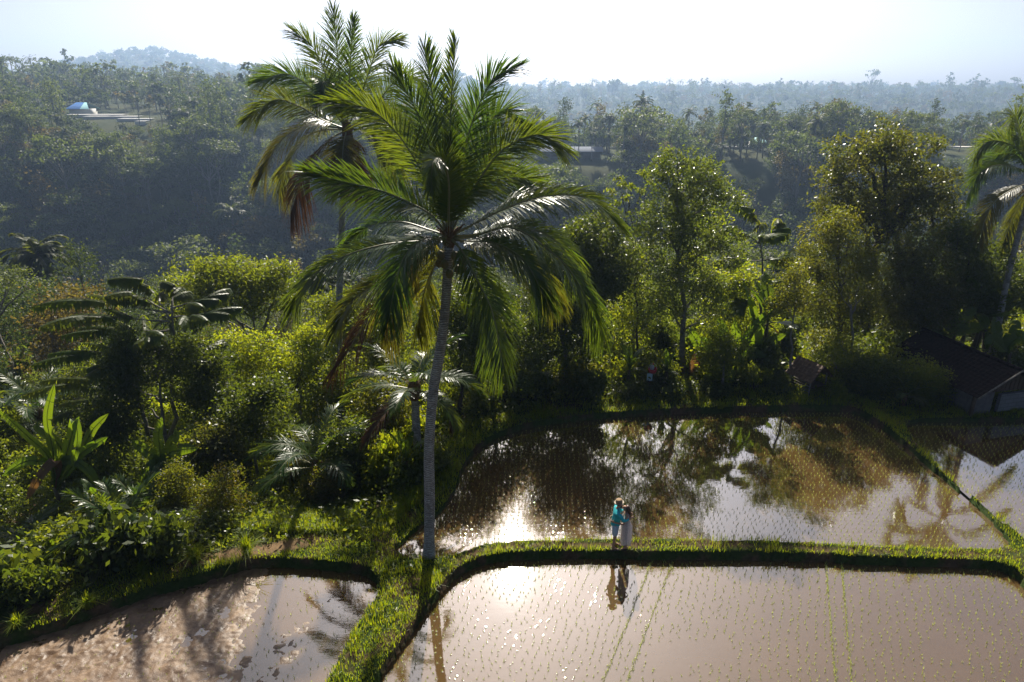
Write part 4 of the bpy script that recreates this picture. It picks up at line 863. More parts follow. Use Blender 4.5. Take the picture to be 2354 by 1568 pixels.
for d in (HI, LO, NR):
    for k in d: d[k] = [m.arrays() for m in d[k]]
def merge(name, label, items, leaf):
    """items: (proto arrays, x, y, z, rot, scale, tint shift) -> one object"""
    mb = MB()
    for (V, Q, QM, T_, TM, t), x, y, z, rz, s, dt in items:
        c, n_ = math.cos(rz), math.sin(rz); P = np.stack([V[:, 0] * c - V[:, 1] * n_, V[:, 0] * n_ + V[:, 1] * c, V[:, 2] * s[1]], 1); P[:, :2] *= s[0]
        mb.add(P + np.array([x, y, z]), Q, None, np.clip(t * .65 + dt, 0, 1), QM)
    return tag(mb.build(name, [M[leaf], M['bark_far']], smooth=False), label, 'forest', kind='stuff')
CLEAR = [(150, 232, 372, 284, 320), (1235, 352, 1392, 377, 240), (1632, 380, 1722, 400, 262), (1715, 372, 1760, 395, 262), (2178, 338, 2236, 356, 268)]   # openings with buildings and wet terraces
def free(x, y, z, h, w):
    tx, ty = proj((x, y, z + h)); bx, by = proj((x, y, z)); pr = w * FPX / max(depth((x, y, z)), 1)
    for x0, y0, x1, y1, Y in CLEAR:
        if y < Y + 4 and tx + pr > x0 and tx - pr < x1 and ty < y1: 
            if by > y0: return False
    return True
def scatter(y0, y1, step, a0=-.86, a1=.86, jit=.45):
    ys = y0; out = []
    while ys < y1:
        st = step(ys)
        xs = np.arange(a0 * ys, a1 * ys, st) + rng.uniform(-st, st) * .5
        for x in xs: out.append((x + rng.normal(0, st * jit), ys + rng.normal(0, st * jit)))
        ys += st * .85
    return np.array(out)
items = {'far_dark': [], 'far_mid': [], 'far_brown': [], 'far_palm': []}
things_far = []
def put(x, y, z, lod, kinds, probs, sc, top=99.):
    k = rng.choice(kinds, p=probs); pr = lod[k][int(rng.integers(len(lod[k])))]; s = float(np.exp(rng.normal(0, .28))) * sc; s = min(s, top / {'rd': 11, 'al': 17, 'pa': 14, 'ta': 16}[k]); s = (s * rng.uniform(.85, 1.2), s)
    hh = {'rd': 11, 'al': 17, 'pa': 14, 'ta': 16}[k] * s[1]; ww = {'rd': 4.2, 'al': 6, 'pa': 3.2, 'ta': 2}[k] * s[0]
    if not free(x, y, z, hh, ww): return
    leaf = 'far_palm' if k == 'pa' else ('far_mid' if k == 'al' else rng.choice(['far_dark', 'far_mid', 'far_brown'], p=[.42, .40, .18]))
    items[leaf].append((pr, x, y, z, rng.uniform(0, 6.28), s, rng.uniform(0, .35)))
# near side of the valley
S = scatter(41, 150, lambda y: 4.6 + (y - 46) * .03)
zz = far_h(S[:, 0], S[:, 1])
for (x, y), z in zip(S, zz):
    if x / y > -.02 and y < 60 and rng.random() < .3: continue
    tpx, tpy = proj((x, y, z + (11 if y < 75 else 13)))
    lim = (rng.uniform(450, 660) if tpx < 190 else rng.uniform(600, 720)) if tpx < 1300 else rng.uniform(530, 640)
    fit = max(0., (proj((x, y, z))[1] - lim)) / max(1., proj((x, y, z))[1] - tpy)
    if fit < .25: continue
    put(x, y, z, NR if y < 100 else HI, ['rd', 'al', 'pa', 'ta'], [.55, .17, .13, .15], min(1, fit) * (.62 if y < 75 else .8), fit * (11 if y < 75 else 13))
# opposite scarp and plateau
S = scatter(184, 470, lambda y: 5.0 if y < 262 else 5.6 + (y - 262) * .016)
zz = far_h(S[:, 0], S[:, 1])
for (x, y), z in zip(S, zz):
    a = x / y; edge = 246 if a < -.16 else 228
    if y < edge: put(x, y, z, HI if y < 275 else LO, ['rd', 'al', 'pa', 'ta'], [.54, .24, .04, .18], .95)
    else: put(x, y, z, HI if y < 275 else LO, ['rd', 'al', 'pa', 'ta'], [.40, .10, .33, .17], .62)
S = scatter(475, 1560, lambda y: 9.5 + (y - 475) * .012)
zz = far_h(S[:, 0], S[:, 1])
for (x, y), z in zip(S, zz):
    put(x, y, z, LO, ['rd', 'al', 'pa', 'ta'], [.47, .08, .30, .15], .78 + .35 * min(1., max(0., y - 700) / 500))
S = scatter(1570, 2350, lambda y: 26 + (y - 1570) * .008)
zz = far_h(S[:, 0], S[:, 1])
for (x, y), z in zip(S, zz): put(x, y, z, LO, ['rd'], [1.], 1.6)
LABF = {'far_dark': 'dark broadleaf forest filling the valley sides', 'far_mid': 'lighter green forest trees over the valley sides', 'far_brown': 'russet forest trees scattered over the valley', 'far_palm': 'coconut palms scattered over the distant plateau and ridge'}
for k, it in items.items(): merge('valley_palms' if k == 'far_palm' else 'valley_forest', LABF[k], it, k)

# distant trees one can tell apart, each its own object
def far_tree(kind, name, label, px, pyb, Y, hpx, leaf, group=None, wide=1.):
    for yy in np.arange(120., 1200., 2.):      # foot of the tree: where this line of sight meets the hillside
        q = W(px, pyb, yy)
        if q[2] <= float(far_h(q[:1], q[1:2])[0]) + .5: Y = yy - 3; break
    b = W(px, pyb, Y); zg = float(far_h(np.array([b[0]]), np.array([b[1]]))[0]); b[2] = min(b[2], zg + 1)
    top = W(px, pyb - hpx, Y)[2]; h = max(3., top - b[2])
    V, Q, QM, T_, TM, t = HI[kind][int(rng.integers(len(HI[kind])))]; hh = {'rd': 11.5, 'al': 17.5, 'pa': 15, 'ta': 17}[kind]; s = h / hh
    wS = min(s, 1.35 * hpx * depth(b) / FPX / hh) * wide; rz = rng.uniform(0, 6.28); c, n_ = math.cos(rz), math.sin(rz)
    P = np.stack([(V[:, 0] * c - V[:, 1] * n_) * wS, (V[:, 0] * n_ + V[:, 1] * c) * wS, V[:, 2] * s], 1)
    th = thing(name, label, 'palm tree' if kind == 'pa' else 'tree', b, group=group)
    mt, mc = MB(), MB()
    for mm, sel in ((mc, 0), (mt, 1)):
        q = Q[QM == sel]; u = np.unique(q); rm = np.zeros(len(V), int); rm[u] = np.arange(len(u)); mm.add(P[u], rm[q], tint=np.clip(t[u] * .8 + .1, 0, 1))
    mt.build('trunk', M['bark_far'], th); mc.build('crown', M[leaf], th, smooth=False)
AL_ = [(515, 470, 240, 150, 'tallest umbrella shaped tree with pale forked trunk on the dark slope'), (470, 420, 246, 150, 'layered umbrella tree above the pale forked one on the dark slope'), (600, 560, 232, 90, 'umbrella tree low on the shaded slope beside the second palm trunk'), (455, 560, 225, 90, 'layered umbrella tree at the bottom of the dark slope'),
       (20, 600, 120, 140, 'pale trunked umbrella tree at the left frame edge'), (90, 560, 150, 80, 'broad layered umbrella tree on the left slope below the russet grove'), (1490, 345, 250, 92, 'umbrella tree with sparse tiers right of the far palm trio'), (1870, 345, 262, 62, 'umbrella tree left of the round crowned tree on the plateau'),
       (1960, 480, 205, 60, 'umbrella tree in the valley left of the round crowned tree'), (1725, 470, 200, 60, 'umbrella tree below the far pale blue roof'), (1540, 206, 1330, 15, 'umbrella tree breaking the skyline above the slender tree'), (2160, 206, 1330, 16, 'umbrella tree breaking the skyline at right'), (1850, 206, 1330, 16, 'wide crowned tree on the skyline left of the round crowned tree'), (560, 500, 238, 80, 'pale stemmed umbrella tree near the second palm crown')]
for px, pyb, Y, h, lab in AL_: far_tree('al', 'umbrella_tree', lab, px, pyb, Y, h, 'far_mid', 'umbrella trees across the valley', 1.15)
PA_ = [(1330, 358, 243, 84, 'tallest of the far palms standing by the long grey roof'), (1358, 362, 246, 62, 'palm right of the tallest one by the long grey roof'), (1395, 368, 240, 66, 'palm at the right end of the long grey roof'), (1318, 360, 250, 50, 'palm left of the tallest one by the long grey roof'), (467, 215, 300, 62, 'lone stumpy palm standing above the forest edge against the mist'),
       (320, 282, 305, 62, 'leaning far palm over the shining terraces'), (372, 285, 300, 70, 'far palm at the right end of the shining terraces'), (345, 282, 308, 46, 'small far palm between the two terrace palms'), (290, 262, 330, 45, 'far palm above the shining terraces'), (560, 252, 300, 44, 'far palm on the forest edge left of the second palm crown'), (590, 252, 305, 40, 'far palm closest to the second palm crown'), (400, 235, 420, 34, 'far palm on the misty ridge left of the lone palm'),
       (30, 275, 300, 50, 'far palm at the left frame edge on the plateau'), (120, 285, 292, 48, 'far palm left of the blue roof'), (75, 300, 285, 50, 'far palm above the bright green terraces'), (235, 262, 315, 36, 'far palm right of the blue roof'), (1650, 395, 258, 66, 'far palm left of the pale blue roof'), (1700, 360, 262, 52, 'far palm standing behind the pale blue roof'), (1780, 395, 256, 40, 'far palm right of the pale blue roof'), (1555, 360, 262, 45, 'far palm behind the slender tree top'),
       (1595, 395, 255, 60, 'far palm at the right edge of the slender tree'), (1930, 330, 272, 46, 'far palm at the left of the round crowned tree'), (1975, 330, 275, 40, 'far palm touching the round crowned tree crown'), (2205, 345, 272, 70, 'dark tall far palm beside the pale road at right'), (2245, 345, 275, 55, 'far palm right of the pale road'), (2170, 335, 275, 50, 'far palm behind the round crowned tree at right'), (1245, 345, 262, 40, 'far palm at the left end of the long grey roof'), (1450, 240, 700, 24, 'palm on the misty ridge above the far palm trio')]
for px, pyb, Y, h, lab in PA_: far_tree('pa', 'distant_palm', lab, px, pyb, Y, h, 'far_palm', 'palms on the far plateau')
RD_ = [(130, 560, 170, 110, 'russet grove tree on the left slope', 'far_brown'), (60, 450, 180, 90, 'tall brownish tree at the left above the russet grove', 'far_brown'), (200, 520, 178, 100, 'russet tree at the right end of the left grove', 'far_brown'), (430, 290, 262, 80, 'huge dark tree mass on the plateau edge', 'far_dark'), (520, 290, 262, 75, 'dark rounded tree right of the plateau edge mass', 'far_dark'),
       (150, 640, 130, 110, 'rounded grey green tree on the left slope', 'far_mid'), (1480, 370, 245, 60, 'dark tree right of the long grey roof', 'far_dark'), (1440, 350, 262, 50, 'pale green tree behind the far palm trio', 'far_mid'), (340, 240, 330, 40, 'tree on the plateau above the terraces', 'far_mid'), (180, 330, 270, 70, 'dark cone shaped tree in front of the blue roof terrace', 'far_dark'), (170, 220, 350, 36, 'dark tree behind the blue roof', 'far_brown'),
       (2110, 345, 262, 50, 'grey green tree behind the round crowned tree', 'far_mid'), (2310, 345, 280, 50, 'rounded tree behind the leaning palm crown', 'far_mid'), (1300, 440, 230, 70, 'bright green tree below the long grey roof', 'far_mid'), (1240, 460, 222, 70, 'green tree on the slope right of the tallest palm', 'far_mid')]
for px, pyb, Y, h, lab, lf in RD_: far_tree('rd', 'distant_tree', lab, px, pyb, Y, h, lf, 'rounded trees across the valley', 1.25)

# ------------------------------------------------------------------ far buildings, flooded terraces, road
M['blue_roof'] = plainmat('blue_sheet_roof', (.02, .16, .48), (.015, .12, .4), .5)
M['cyan_roof'] = plainmat('pale_cyan_sheet', (.35, .75, .78), (.5, .8, .8), .4)
M['white_wall'] = plainmat('whitewash', (.75, .74, .7), (.62, .61, .58), .8)
M['grey_roof'] = plainmat('grey_metal_roof', (.16, .19, .25), (.13, .15, .2), .9)
M['timber'] = plainmat('old_timber', (.10, .07, .045), (.06, .04, .025), .85)
def gz(p): return float(far_h(np.array([p[0]]), np.array([p[1]]))[0])
def roofed(name, label, px, py, Y, w, d, eave, ridge, mats, cat='house', split=False):
    p = W(px, py, Y); g = gz(p); z0 = max(p[2] - eave, g - .1); t = thing(name, label, cat, (p[0], p[1], z0))
    m = MB(); m.box((0, 0, eave / 2 - 1), (w * .82, d * .8, eave + 2 - .02)); m.build('wall', M['white_wall'], t)
    for i, (a, b_) in enumerate([(-.5, .12), (.12, .5)] if split else [(-.5, .5)]):
        m = MB(); ya, yb = d * .55, 0
        x0, x1 = a * w, b_ * w; h0 = .28 * w if a == -.5 else 0; h1 = .28 * w if b_ == .5 else 0
        P = np.array([[[x0, -ya, eave], [x1, -ya, eave]], [[x0 + h0, 0, eave + ridge], [x1 - h1, 0, eave + ridge]], [[x0, ya, eave], [x1, ya, eave]]]); m.grid(P[:, ::-1])
        m.grid((P - UP * .15)); m.build('roof', M[mats[i]], t)
    return t
roofed('house', 'blue and cyan roofed house on the far left plateau', 190, 250, 318, 10.5, 8, 2.0, 2.6, ['blue_roof', 'cyan_roof'], split=True)
roofed('house', 'pale cyan roofed house on the plateau right of the slender tree', 1735, 391, 263, 7, 6, 1.6, 1.5, ['cyan_roof'])
p = W(1312, 374, 238); t = thing('long_shed', 'long low shed with grey metal roof on the far plateau', 'shed', (p[0], p[1], max(p[2] - 2.2, gz(p) + .3)))
m = MB(); P = np.array([[[-10.5, -2.6, 2.2], [10.5, -2.6, 2.2]], [[-10.5, 0, 3.6], [10.5, 0, 3.6]], [[-10.5, 2.6, 2.2], [10.5, 2.6, 2.2]]]); m.grid(P[:, ::-1]); m.grid(P - UP * .12); m.build('roof', M['grey_roof'], t)
for i in range(8):
    m = MB(); m.box((0, 0, .1), (.22, .22, 4.2)); m.build('post', M['timber'], t, loc=(-9.8 + i * 2.8, -2.2, 0))
m = MB(); m.box((0, 1.5, .3), (20, .3, 3.6)); m.build('wall', M['timber'], t)
for i in range(3):
    p = W(2232 + 20 * i, 420, 236); m = MB(); m.box((0, 0, 1.1), (1.05, 1.05, 2.6)); m.box((0, 0, 2.5), (1.35, 1.35, .3)); m.box((0, 0, -.1), (1.3, 1.3, .4))
    tag(m.build('gate_pillar', M['white_wall'], loc=(p[0], p[1], max(p[2] - 1.2, gz(p)))), ['left white pillar far below the leaning palm crown', 'middle white pillar far below the leaning palm crown', 'right white pillar partly behind the palm frond'][i], 'pillar', 'white pillars in the valley')
tm, nt, pp, _ = newmat('glare_white_terrace'); pset(pp, Roughness=.35, IOR=1.6); pp.inputs['Base Color'].default_value = (.72, .70, .66, 1)  # flooded terraces, the white glare of their water put into the base colour
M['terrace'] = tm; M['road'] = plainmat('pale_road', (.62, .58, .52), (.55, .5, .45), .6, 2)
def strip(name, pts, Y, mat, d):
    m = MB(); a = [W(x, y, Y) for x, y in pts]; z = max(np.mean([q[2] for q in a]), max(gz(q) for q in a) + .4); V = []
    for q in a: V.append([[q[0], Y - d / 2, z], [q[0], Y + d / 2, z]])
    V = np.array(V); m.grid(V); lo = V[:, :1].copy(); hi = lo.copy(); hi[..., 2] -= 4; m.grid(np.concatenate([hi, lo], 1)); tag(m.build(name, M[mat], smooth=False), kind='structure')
strip('glare_white_terrace', [(160, 263), (230, 263), (290, 263)], 309, 'terrace', 7); strip('glare_white_terrace', [(198, 268), (280, 268), (322, 268)], 301, 'terrace', 6)
strip('glare_white_terrace', [(275, 273), (330, 273), (350, 273)], 293, 'terrace', 5); strip('glare_white_terrace', [(315, 278), (340, 278)], 286, 'terrace', 4)
strip('road', [(1635, 394), (1680, 394), (1715, 394)], 259, 'road', 4); strip('road', [(2180, 349), (2235, 349)], 268, 'road', 4)

# ------------------------------------------------------------------ tiled shed, tiled hut, basket on its post
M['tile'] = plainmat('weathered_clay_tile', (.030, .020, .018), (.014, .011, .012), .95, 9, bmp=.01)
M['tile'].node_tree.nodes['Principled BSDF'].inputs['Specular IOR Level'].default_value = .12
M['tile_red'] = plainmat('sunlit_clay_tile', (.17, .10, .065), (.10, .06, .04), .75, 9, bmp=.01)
M['block'] = None
bm_, nt, pp, _ = newmat('concrete_block'); br = nt.nodes.new('ShaderNodeTexBrick'); co = objco(nt); mp = nt.nodes.new('ShaderNodeMapping'); mp.inputs['Rotation'].default_value = (R(90), 0, 0); nt.links.new(co, mp.inputs[0]); nt.links.new(mp.outputs[0], br.inputs['Vector'])
br.inputs['Color1'].default_value = (.22, .22, .22, 1); br.inputs['Color2'].default_value = (.17, .17, .17, 1); br.inputs['Mortar'].default_value = (.12, .12, .115, 1); br.inputs['Scale'].default_value = 1.0; br.inputs['Brick Width'].default_value = .42; br.inputs['Row Height'].default_value = .19; br.inputs['Mortar Size'].default_value = .014
nt.links.new(br.outputs['Color'], pp.inputs['Base Color']); pset(pp, Roughness=.9); M['block'] = bm_
M['plaster'] = plainmat('grey_plaster', (.15, .14, .13), (.10, .095, .09), .9, 5)
def tile_roof(mb, x0, z0, x1, z1, ya, yb, step=.2):           # courses of tiles from eave (x0,z0) up to ridge (x1,z1)
    L = math.hypot(x1 - x0, z1 - z0); n = int(L / step); ux, uz = (x1 - x0) / L, (z1 - z0) / L; nx, nz_ = -uz, ux
    if nz_ < 0: nx, nz_ = -nx, -nz_
    ny = max(2, int((yb - ya) / .055)); ys = np.linspace(ya, yb, ny * 1 + 1); wv = .014 * np.sin(np.arange(ny + 1) * np.pi * .5)
    for i in range(n):
        a, b_ = i * step - .02, (i + 1) * step + .03; jig = rng.normal(0, .006)
        lo = np.stack([x0 + ux * a + nx * (.045 + wv + jig), ys, z0 + uz * a + nz_ * (.045 + wv + jig)], 1); hi = np.stack([x0 + ux * b_ + nx * (.012 + wv), ys, z0 + uz * b_ + nz_ * (.012 + wv)], 1)
        lo2 = lo - np.array([nx, 0, nz_]) * .03; mb.grid(np.stack([lo2, lo, hi], 0), tint=rng.random())
    mb.grid(np.array([[[x0, ya, z0], [x0, yb, z0]], [[x1, ya, z1], [x1, yb, z1]]]))
b = W(2290, 944, 27.3); g = gh(21.4, 27.6); sh = thing('tiled_shed', 'low shed with sagging dark tile roof and grey block gable at right', 'shed', (21.55, 27.0, .3), R(13.5))
EV, RG, HWD, LEN = 1.0, 2.05, 1.95, 5.0
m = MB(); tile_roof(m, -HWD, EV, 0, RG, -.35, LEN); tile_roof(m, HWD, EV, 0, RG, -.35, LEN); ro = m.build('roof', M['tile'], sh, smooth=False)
m = MB()
for i in range(18): m.tube([(0, -.35 + i * .3, RG + .05), (0, -.35 + i * .3 + .31, RG + .055)], [.085, .075], 7)
m.build('ridge_tiles', M['tile'], ro)
m = MB(); m.box((.75, .05, .42), (2.1, .16, .84)); m.build('block_wall', M['block'], sh, smooth=False)
m = MB(); m.box((-1.2, .12, .5), (1.1, .2, 1.0)); m.box((-1.6, 2.5, .42), (.12, 4.4, .84)); m.build('plaster_wall', M['plaster'], sh, smooth=False)
m = MB(); m.add([(-1.75, .02, 1.02), (1.75, .02, 1.02), (0, .02, 1.95)], None, [[0, 1, 2]]); m.add([(-1.75, .06, 1.02), (1.75, .06, 1.02), (0, .06, 1.95)], None, [[0, 1, 2]])
for x in np.arange(-1.4, 1.5, .22): m.box((x, 0.0, 1.0 + .45 * (1 - abs(x) / 1.75)), (.17, .025, .9 * (1 - abs(x) / 1.75)))
m.build('gable_boards', M['timber'], sh, smooth=False)
for s in (-1, 1):
    m = MB(); m.tube([(s * 2.0, -.4, EV - .02), (0, -.4, RG + .03)], .045, 4); m.build('barge_board', M['bark_pale'], sh)
m = MB(); m.box((-1.75, -.05, .5), (.12, .12, 1.0)); m.build('post', M['timber'], sh); m = MB(); m.box((1.86, .05, .5), (.12, .12, 1.0)); m.build('post', M['timber'], sh)
h0 = W(1850, 915, 29.2); h0[2] = gh(h0[0], h0[1]); hu = thing('tiled_hut', 'tiny stilted hut with sunlit brown tile roof among bushes', 'hut', h0, R(28))
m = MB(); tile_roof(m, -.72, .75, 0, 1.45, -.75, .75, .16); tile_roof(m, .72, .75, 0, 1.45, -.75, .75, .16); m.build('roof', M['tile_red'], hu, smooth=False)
for x in (-.5, .5):
    for y in (-.55, .55):
        m = MB(); m.tube([(x * 1.15, y, -.1), (x, y, .95)], .035, 6); m.build('post', M['bark_pale'], hu)
m = MB()
for i in range(5): m.tube([(-.62, -.6, .12 + i * .13), (-.55, .6, .12 + i * .13)], .016, 5)
m.build('slatted_side', M['bark_pale'], hu); m = MB(); m.box((.1, 0, .35), (.9, 1.1, .05)); m.build('floor', M['timber'], hu)
# post with basket
M['red'] = plainmat('red_basket_plastic', (.42, .02, .03), (.34, .015, .025), .5); M['pale_blue'] = plainmat('pale_blue_sheet', (.30, .42, .44), (.24, .36, .38), .6); M['rag'] = plainmat('grey_rag', (.35, .36, .36), (.25, .26, .26), .9)
q0 = W(1490, 930, 28.9); q0[2] = gh(q0[0], q0[1])
m = MB(); m.tube([(-.06, 0, -.1), (-.05, .02, .6), (-.03, 0, 1.05)], [.09, .08, .075], 8); tag(m.build('wooden_post', M['bark_dark'], loc=q0), 'short dark stump post under the red basket', 'post')
bk = thing('basket', 'red basket with grey rag hanging on a stump at the far bank', 'basket', q0 + np.array([.06, -.02, 1.0]))
th = np.linspace(0, 6.283, 16, endpoint=False); rr = np.array([.13, .165, .19, .205, .195, .18, .15, .12]); hz = np.array([0, .005, .1, .2, .2, .19, .05, .012])
m = MB(); m.grid(np.stack([np.outer(rr, np.cos(th)), np.outer(rr, np.sin(th)), np.repeat(hz[:, None], 16, 1)], -1), True); m.box((0, 0, .008), (.22, .22, .012)); m.build('tub', M['red'], bk)
m = MB(); a = np.linspace(0, np.pi, 12); m.tube(np.stack([.19 * np.cos(a), 0 * a, .2 + .26 * np.sin(a)], 1), .010, 5); m.build('handle', M['rag'], bk)
m = MB(); m.ball((-.03, 0, .24), (.11, .1, .14), 8); m.build('rag', M['rag'], bk); m = MB(); m.ball((.02, 0, .43), (.03, .03, .045), 6); m.build('knot', M['red'], bk)
m = MB(); G = np.array([[[x, -.02 + .03 * math.sin(9 * x + z * 4), z] for x in np.linspace(-.13, .13, 7)] for z in np.linspace(0, -.36, 6)]); m.grid(G); m.grid(G + np.array([0, .012, 0]))
tag(m.build('plastic_sheet', M['pale_blue'], loc=q0 + np.array([-.07, -.11, 1.0])), 'pale blue sheet hanging from the stump below the red basket', 'sheet')
# ------------------------------------------------------------------ the couple on the middle bund
M['skin'] = plainmat('skin', (.42, .24, .16), (.38, .21, .14), .5, 30); M['shirt'] = plainmat('turquoise_shirt', (.03, .50, .56), (.025, .44, .50), .8, 14, bmp=.01)
M['shorts'] = plainmat('pale_blue_shorts', (.48, .60, .66), (.42, .54, .60), .8, 12); M['straw'] = plainmat('straw_hat', (.34, .23, .13), (.27, .18, .10), .85, 60); M['band'] = plainmat('hat_underside', (.50, .42, .33), (.44, .37, .28), .85)
M['hair_dark'] = plainmat('dark_brown_hair', (.045, .022, .014), (.03, .015, .01), .45, 40); M['hair_brown'] = plainmat('brown_hair', (.075, .028, .013), (.05, .02, .01), .4, 40); M['sandal'] = plainmat('dark_sandal_leather', (.03, .02, .016), (.02, .015, .012), .6); M['eye'] = plainmat('eye', (.03, .02, .02))
M['lips'] = plainmat('lips', (.35, .10, .09), (.33, .09, .08), .4)
dm_, nt, pp, out = newmat('white_lace_dress'); n1 = nt.nodes.new('ShaderNodeTexVoronoi'); n1.inputs['Scale'].default_value = 26; nt.links.new(objco(nt), n1.inputs['Vector'])
cdr = mixc(nt, ramp(nt, n1.outputs['Distance'], .25, .42), (.90, .89, .88), (.66, .64, .67)); nt.links.new(cdr, pp.inputs['Base Color']); pset(pp, Roughness=.85)
tr_ = nt.nodes.new('ShaderNodeBsdfTranslucent'); nt.links.new(cdr, tr_.inputs[0]); mx__ = nt.nodes.new('ShaderNodeMixShader'); mx__.inputs[0].default_value = .55; nt.links.new(pp.outputs[0], mx__.inputs[1]); nt.links.new(tr_.outputs[0], mx__.inputs[2]); nt.links.new(mx__.outputs[0], out.inputs[0]); M['dress'] = dm_

def skinned(name, nodes, edges, mat, parent, root, sub=2):
    names = list(nodes); me = bpy.data.meshes.new(name); me.from_pydata([nodes[k][0] for k in names], [(names.index(a), names.index(b)) for a, b in edges], [])
    o = link('tmp_' + name, me); s = o.modifiers.new('s', 'SKIN'); s.use_smooth_shade = True; s.branch_smoothing = .3
    sv = me.skin_vertices[0].data
    for i, k in enumerate(names):
        r = nodes[k][1]; sv[i].radius = (r, r) if np.ndim(r) == 0 else r; sv[i].use_root = (k == root)
    m2 = o.modifiers.new('u', 'SUBSURF'); m2.levels = m2.render_levels = sub
    bpy.context.view_layer.update(); ev = o.evaluated_get(bpy.context.evaluated_depsgraph_get()); out = bpy.data.meshes.new_from_object(ev); bpy.data.objects.remove(o)
    out.name = name; out.materials.clear(); out.materials.append(mat); out.polygons.foreach_set('use_smooth', np.full(len(out.polygons), True)); return link(name, out, parent)
def hand(nodes, edges, wrist, at, dirv, palmn, tag_, curl=.5):
    """palm and five fingers grown from node `wrist`; dirv points to the finger tips, palmn out of the palm"""
    d = nrm(np.array(dirv, float)); pn = nrm(np.array(palmn, float)); sdv = nrm(np.cross(d, pn)); at = np.array(at, float)
    nodes[tag_ + 'p'] = (tuple(at + d * .045), .027); edges.append((wrist, tag_ + 'p'))
    for i, (off, ln) in enumerate(((-.028, .068), (-.010, .078), (.009, .073), (.026, .057))):
        a = at + d * .085 + sdv * off; b_ = a + d * ln * .55 + pn * ln * .25 * curl; c = b_ + d * ln * .4 + pn * ln * .5 * curl
        for nm, q, r in (('k', a, .010), ('m', b_, .009), ('t', c, .007)): nodes[f'{tag_}{i}{nm}'] = (tuple(q), r)
        edges += [(tag_ + 'p', f'{tag_}{i}k'), (f'{tag_}{i}k', f'{tag_}{i}m'), (f'{tag_}{i}m', f'{tag_}{i}t')]
    a = at + d * .04 - sdv * .042 + pn * .01; b_ = a + d * .035 - sdv * .014 + pn * .015
    nodes[tag_ + 'ta'] = (tuple(a), .011); nodes[tag_ + 'tb'] = (tuple(b_), .008); edges += [(tag_ + 'p', tag_ + 'ta'), (tag_ + 'ta', tag_ + 'tb')]
pm = WZ(1411, 1258, .13); gz_m = gh(pm[0], pm[1])
man = thing('person', 'man in turquoise shirt, pale shorts and straw hat embracing a woman', 'person', (pm[0], pm[1], gz_m))
# he faces +x; the viewer is on his right (-y)
N = {'pel': ((0, 0, .90), (.11, .085)), 'wai': ((.005, 0, 1.06), (.12, .09)), 'che': ((.02, 0, 1.27), (.145, .10)), 'sho': ((.02, 0, 1.385), (.105, .07)), 'nec': ((.045, 0, 1.49), .055), 'jaw': ((.085, 0, 1.545), (.062, .06)), 'hea': ((.085, 0, 1.62), (.085, .095)), 'cro': ((.075, 0, 1.69), (.07, .08)),
     'nos': ((.185, 0, 1.60), .014), 'chi': ((.15, 0, 1.53), .030)}
E = [('pel', 'wai'), ('wai', 'che'), ('che', 'sho'), ('sho', 'nec'), ('nec', 'jaw'), ('jaw', 'hea'), ('hea', 'cro'), ('hea', 'nos'), ('jaw', 'chi')]
for s, kx in ((-1, -.02), (1, .05)):
    t = 'r' if s < 0 else 'l'
    N.update({t + 'sh': ((.03, s * .18, 1.375), .052), t + 'el': ((.20, s * .27, 1.17), .045), t + 'wr': ((.40, s * .16, 1.20), .030), t + 'hp': ((kx * .5, s * .075, .80), .066), t + 'kn': ((kx, s * .11, .48), .052), t + 'an': ((kx - .03, s * .11, .085), .038), t + 'he': ((kx - .06, s * .11, .035), .033), t + 'to': ((kx + .12, s * .125, .03), (.042, .022))})
    E += [('sho', t + 'sh'), (t + 'sh', t + 'el'), (t + 'el', t + 'wr'), ('pel', t + 'hp'), (t + 'hp', t + 'kn'), (t + 'kn', t + 'an'), (t + 'an', t + 'he'), (t + 'an', t + 'to')]
    hand(N, E, t + 'wr', N[t + 'wr'][0], (.85, -s * .5, .05), (-.3, -s * .9, 0), t + 'hand', .6)
skinned('body', N, E, M['skin'], man, 'pel')
NS = {'hem': ((0, 0, .84), (.175, .135)), 'wai': ((.0, 0, 1.03), (.165, .122)), 'che': ((.02, 0, 1.27), (.195, .14)), 'sho': ((.02, 0, 1.40), (.165, .115)), 'col': ((.035, 0, 1.475), .068)}
ES = [('hem', 'wai'), ('wai', 'che'), ('che', 'sho'), ('sho', 'col')]
for s in (-1, 1):
    t = 'r' if s < 0 else 'l'; NS.update({t + 'a': ((.03, s * .20, 1.40), .078), t + 'b': ((.20, s * .275, 1.17), .062), t + 'c': ((.37, s * .175, 1.195), .046)}); ES += [('sho', t + 'a'), (t + 'a', t + 'b'), (t + 'b', t + 'c')]
sh_ = skinned('shirt', NS, ES, M['shirt'], man, 'wai')
m = MB(); m.box((.075, 0, 1.49), (.10, .15, .03)); m.build('collar', M['shirt'], sh_)
NS = {'w': ((0, 0, .94), (.15, .115)), 'c': ((0, 0, .83), (.15, .115))}; ES = [('w', 'c')]
for s, kx in ((-1, -.02), (1, .05)):
    t = 'r' if s < 0 else 'l'; NS.update({t + '1': ((kx * .6, s * .1, .74), .108), t + '2': ((kx, s * .115, .52), .098)}); ES += [('c', t + '1'), (t + '1', t + '2')]
skinned('shorts', NS, ES, M['shorts'], man, 'w', 1)
m = MB(); m.ball((.055, 0, 1.64), (.088, .088, .09), 9); m.build('hair', M['hair_dark'], man)
m = MB(); m.ball((.125, 0, 1.535), (.055, .062, .05), 8); m.build('beard', M['hair_dark'], man)
th = np.linspace(0, 6.283, 24, endpoint=False)
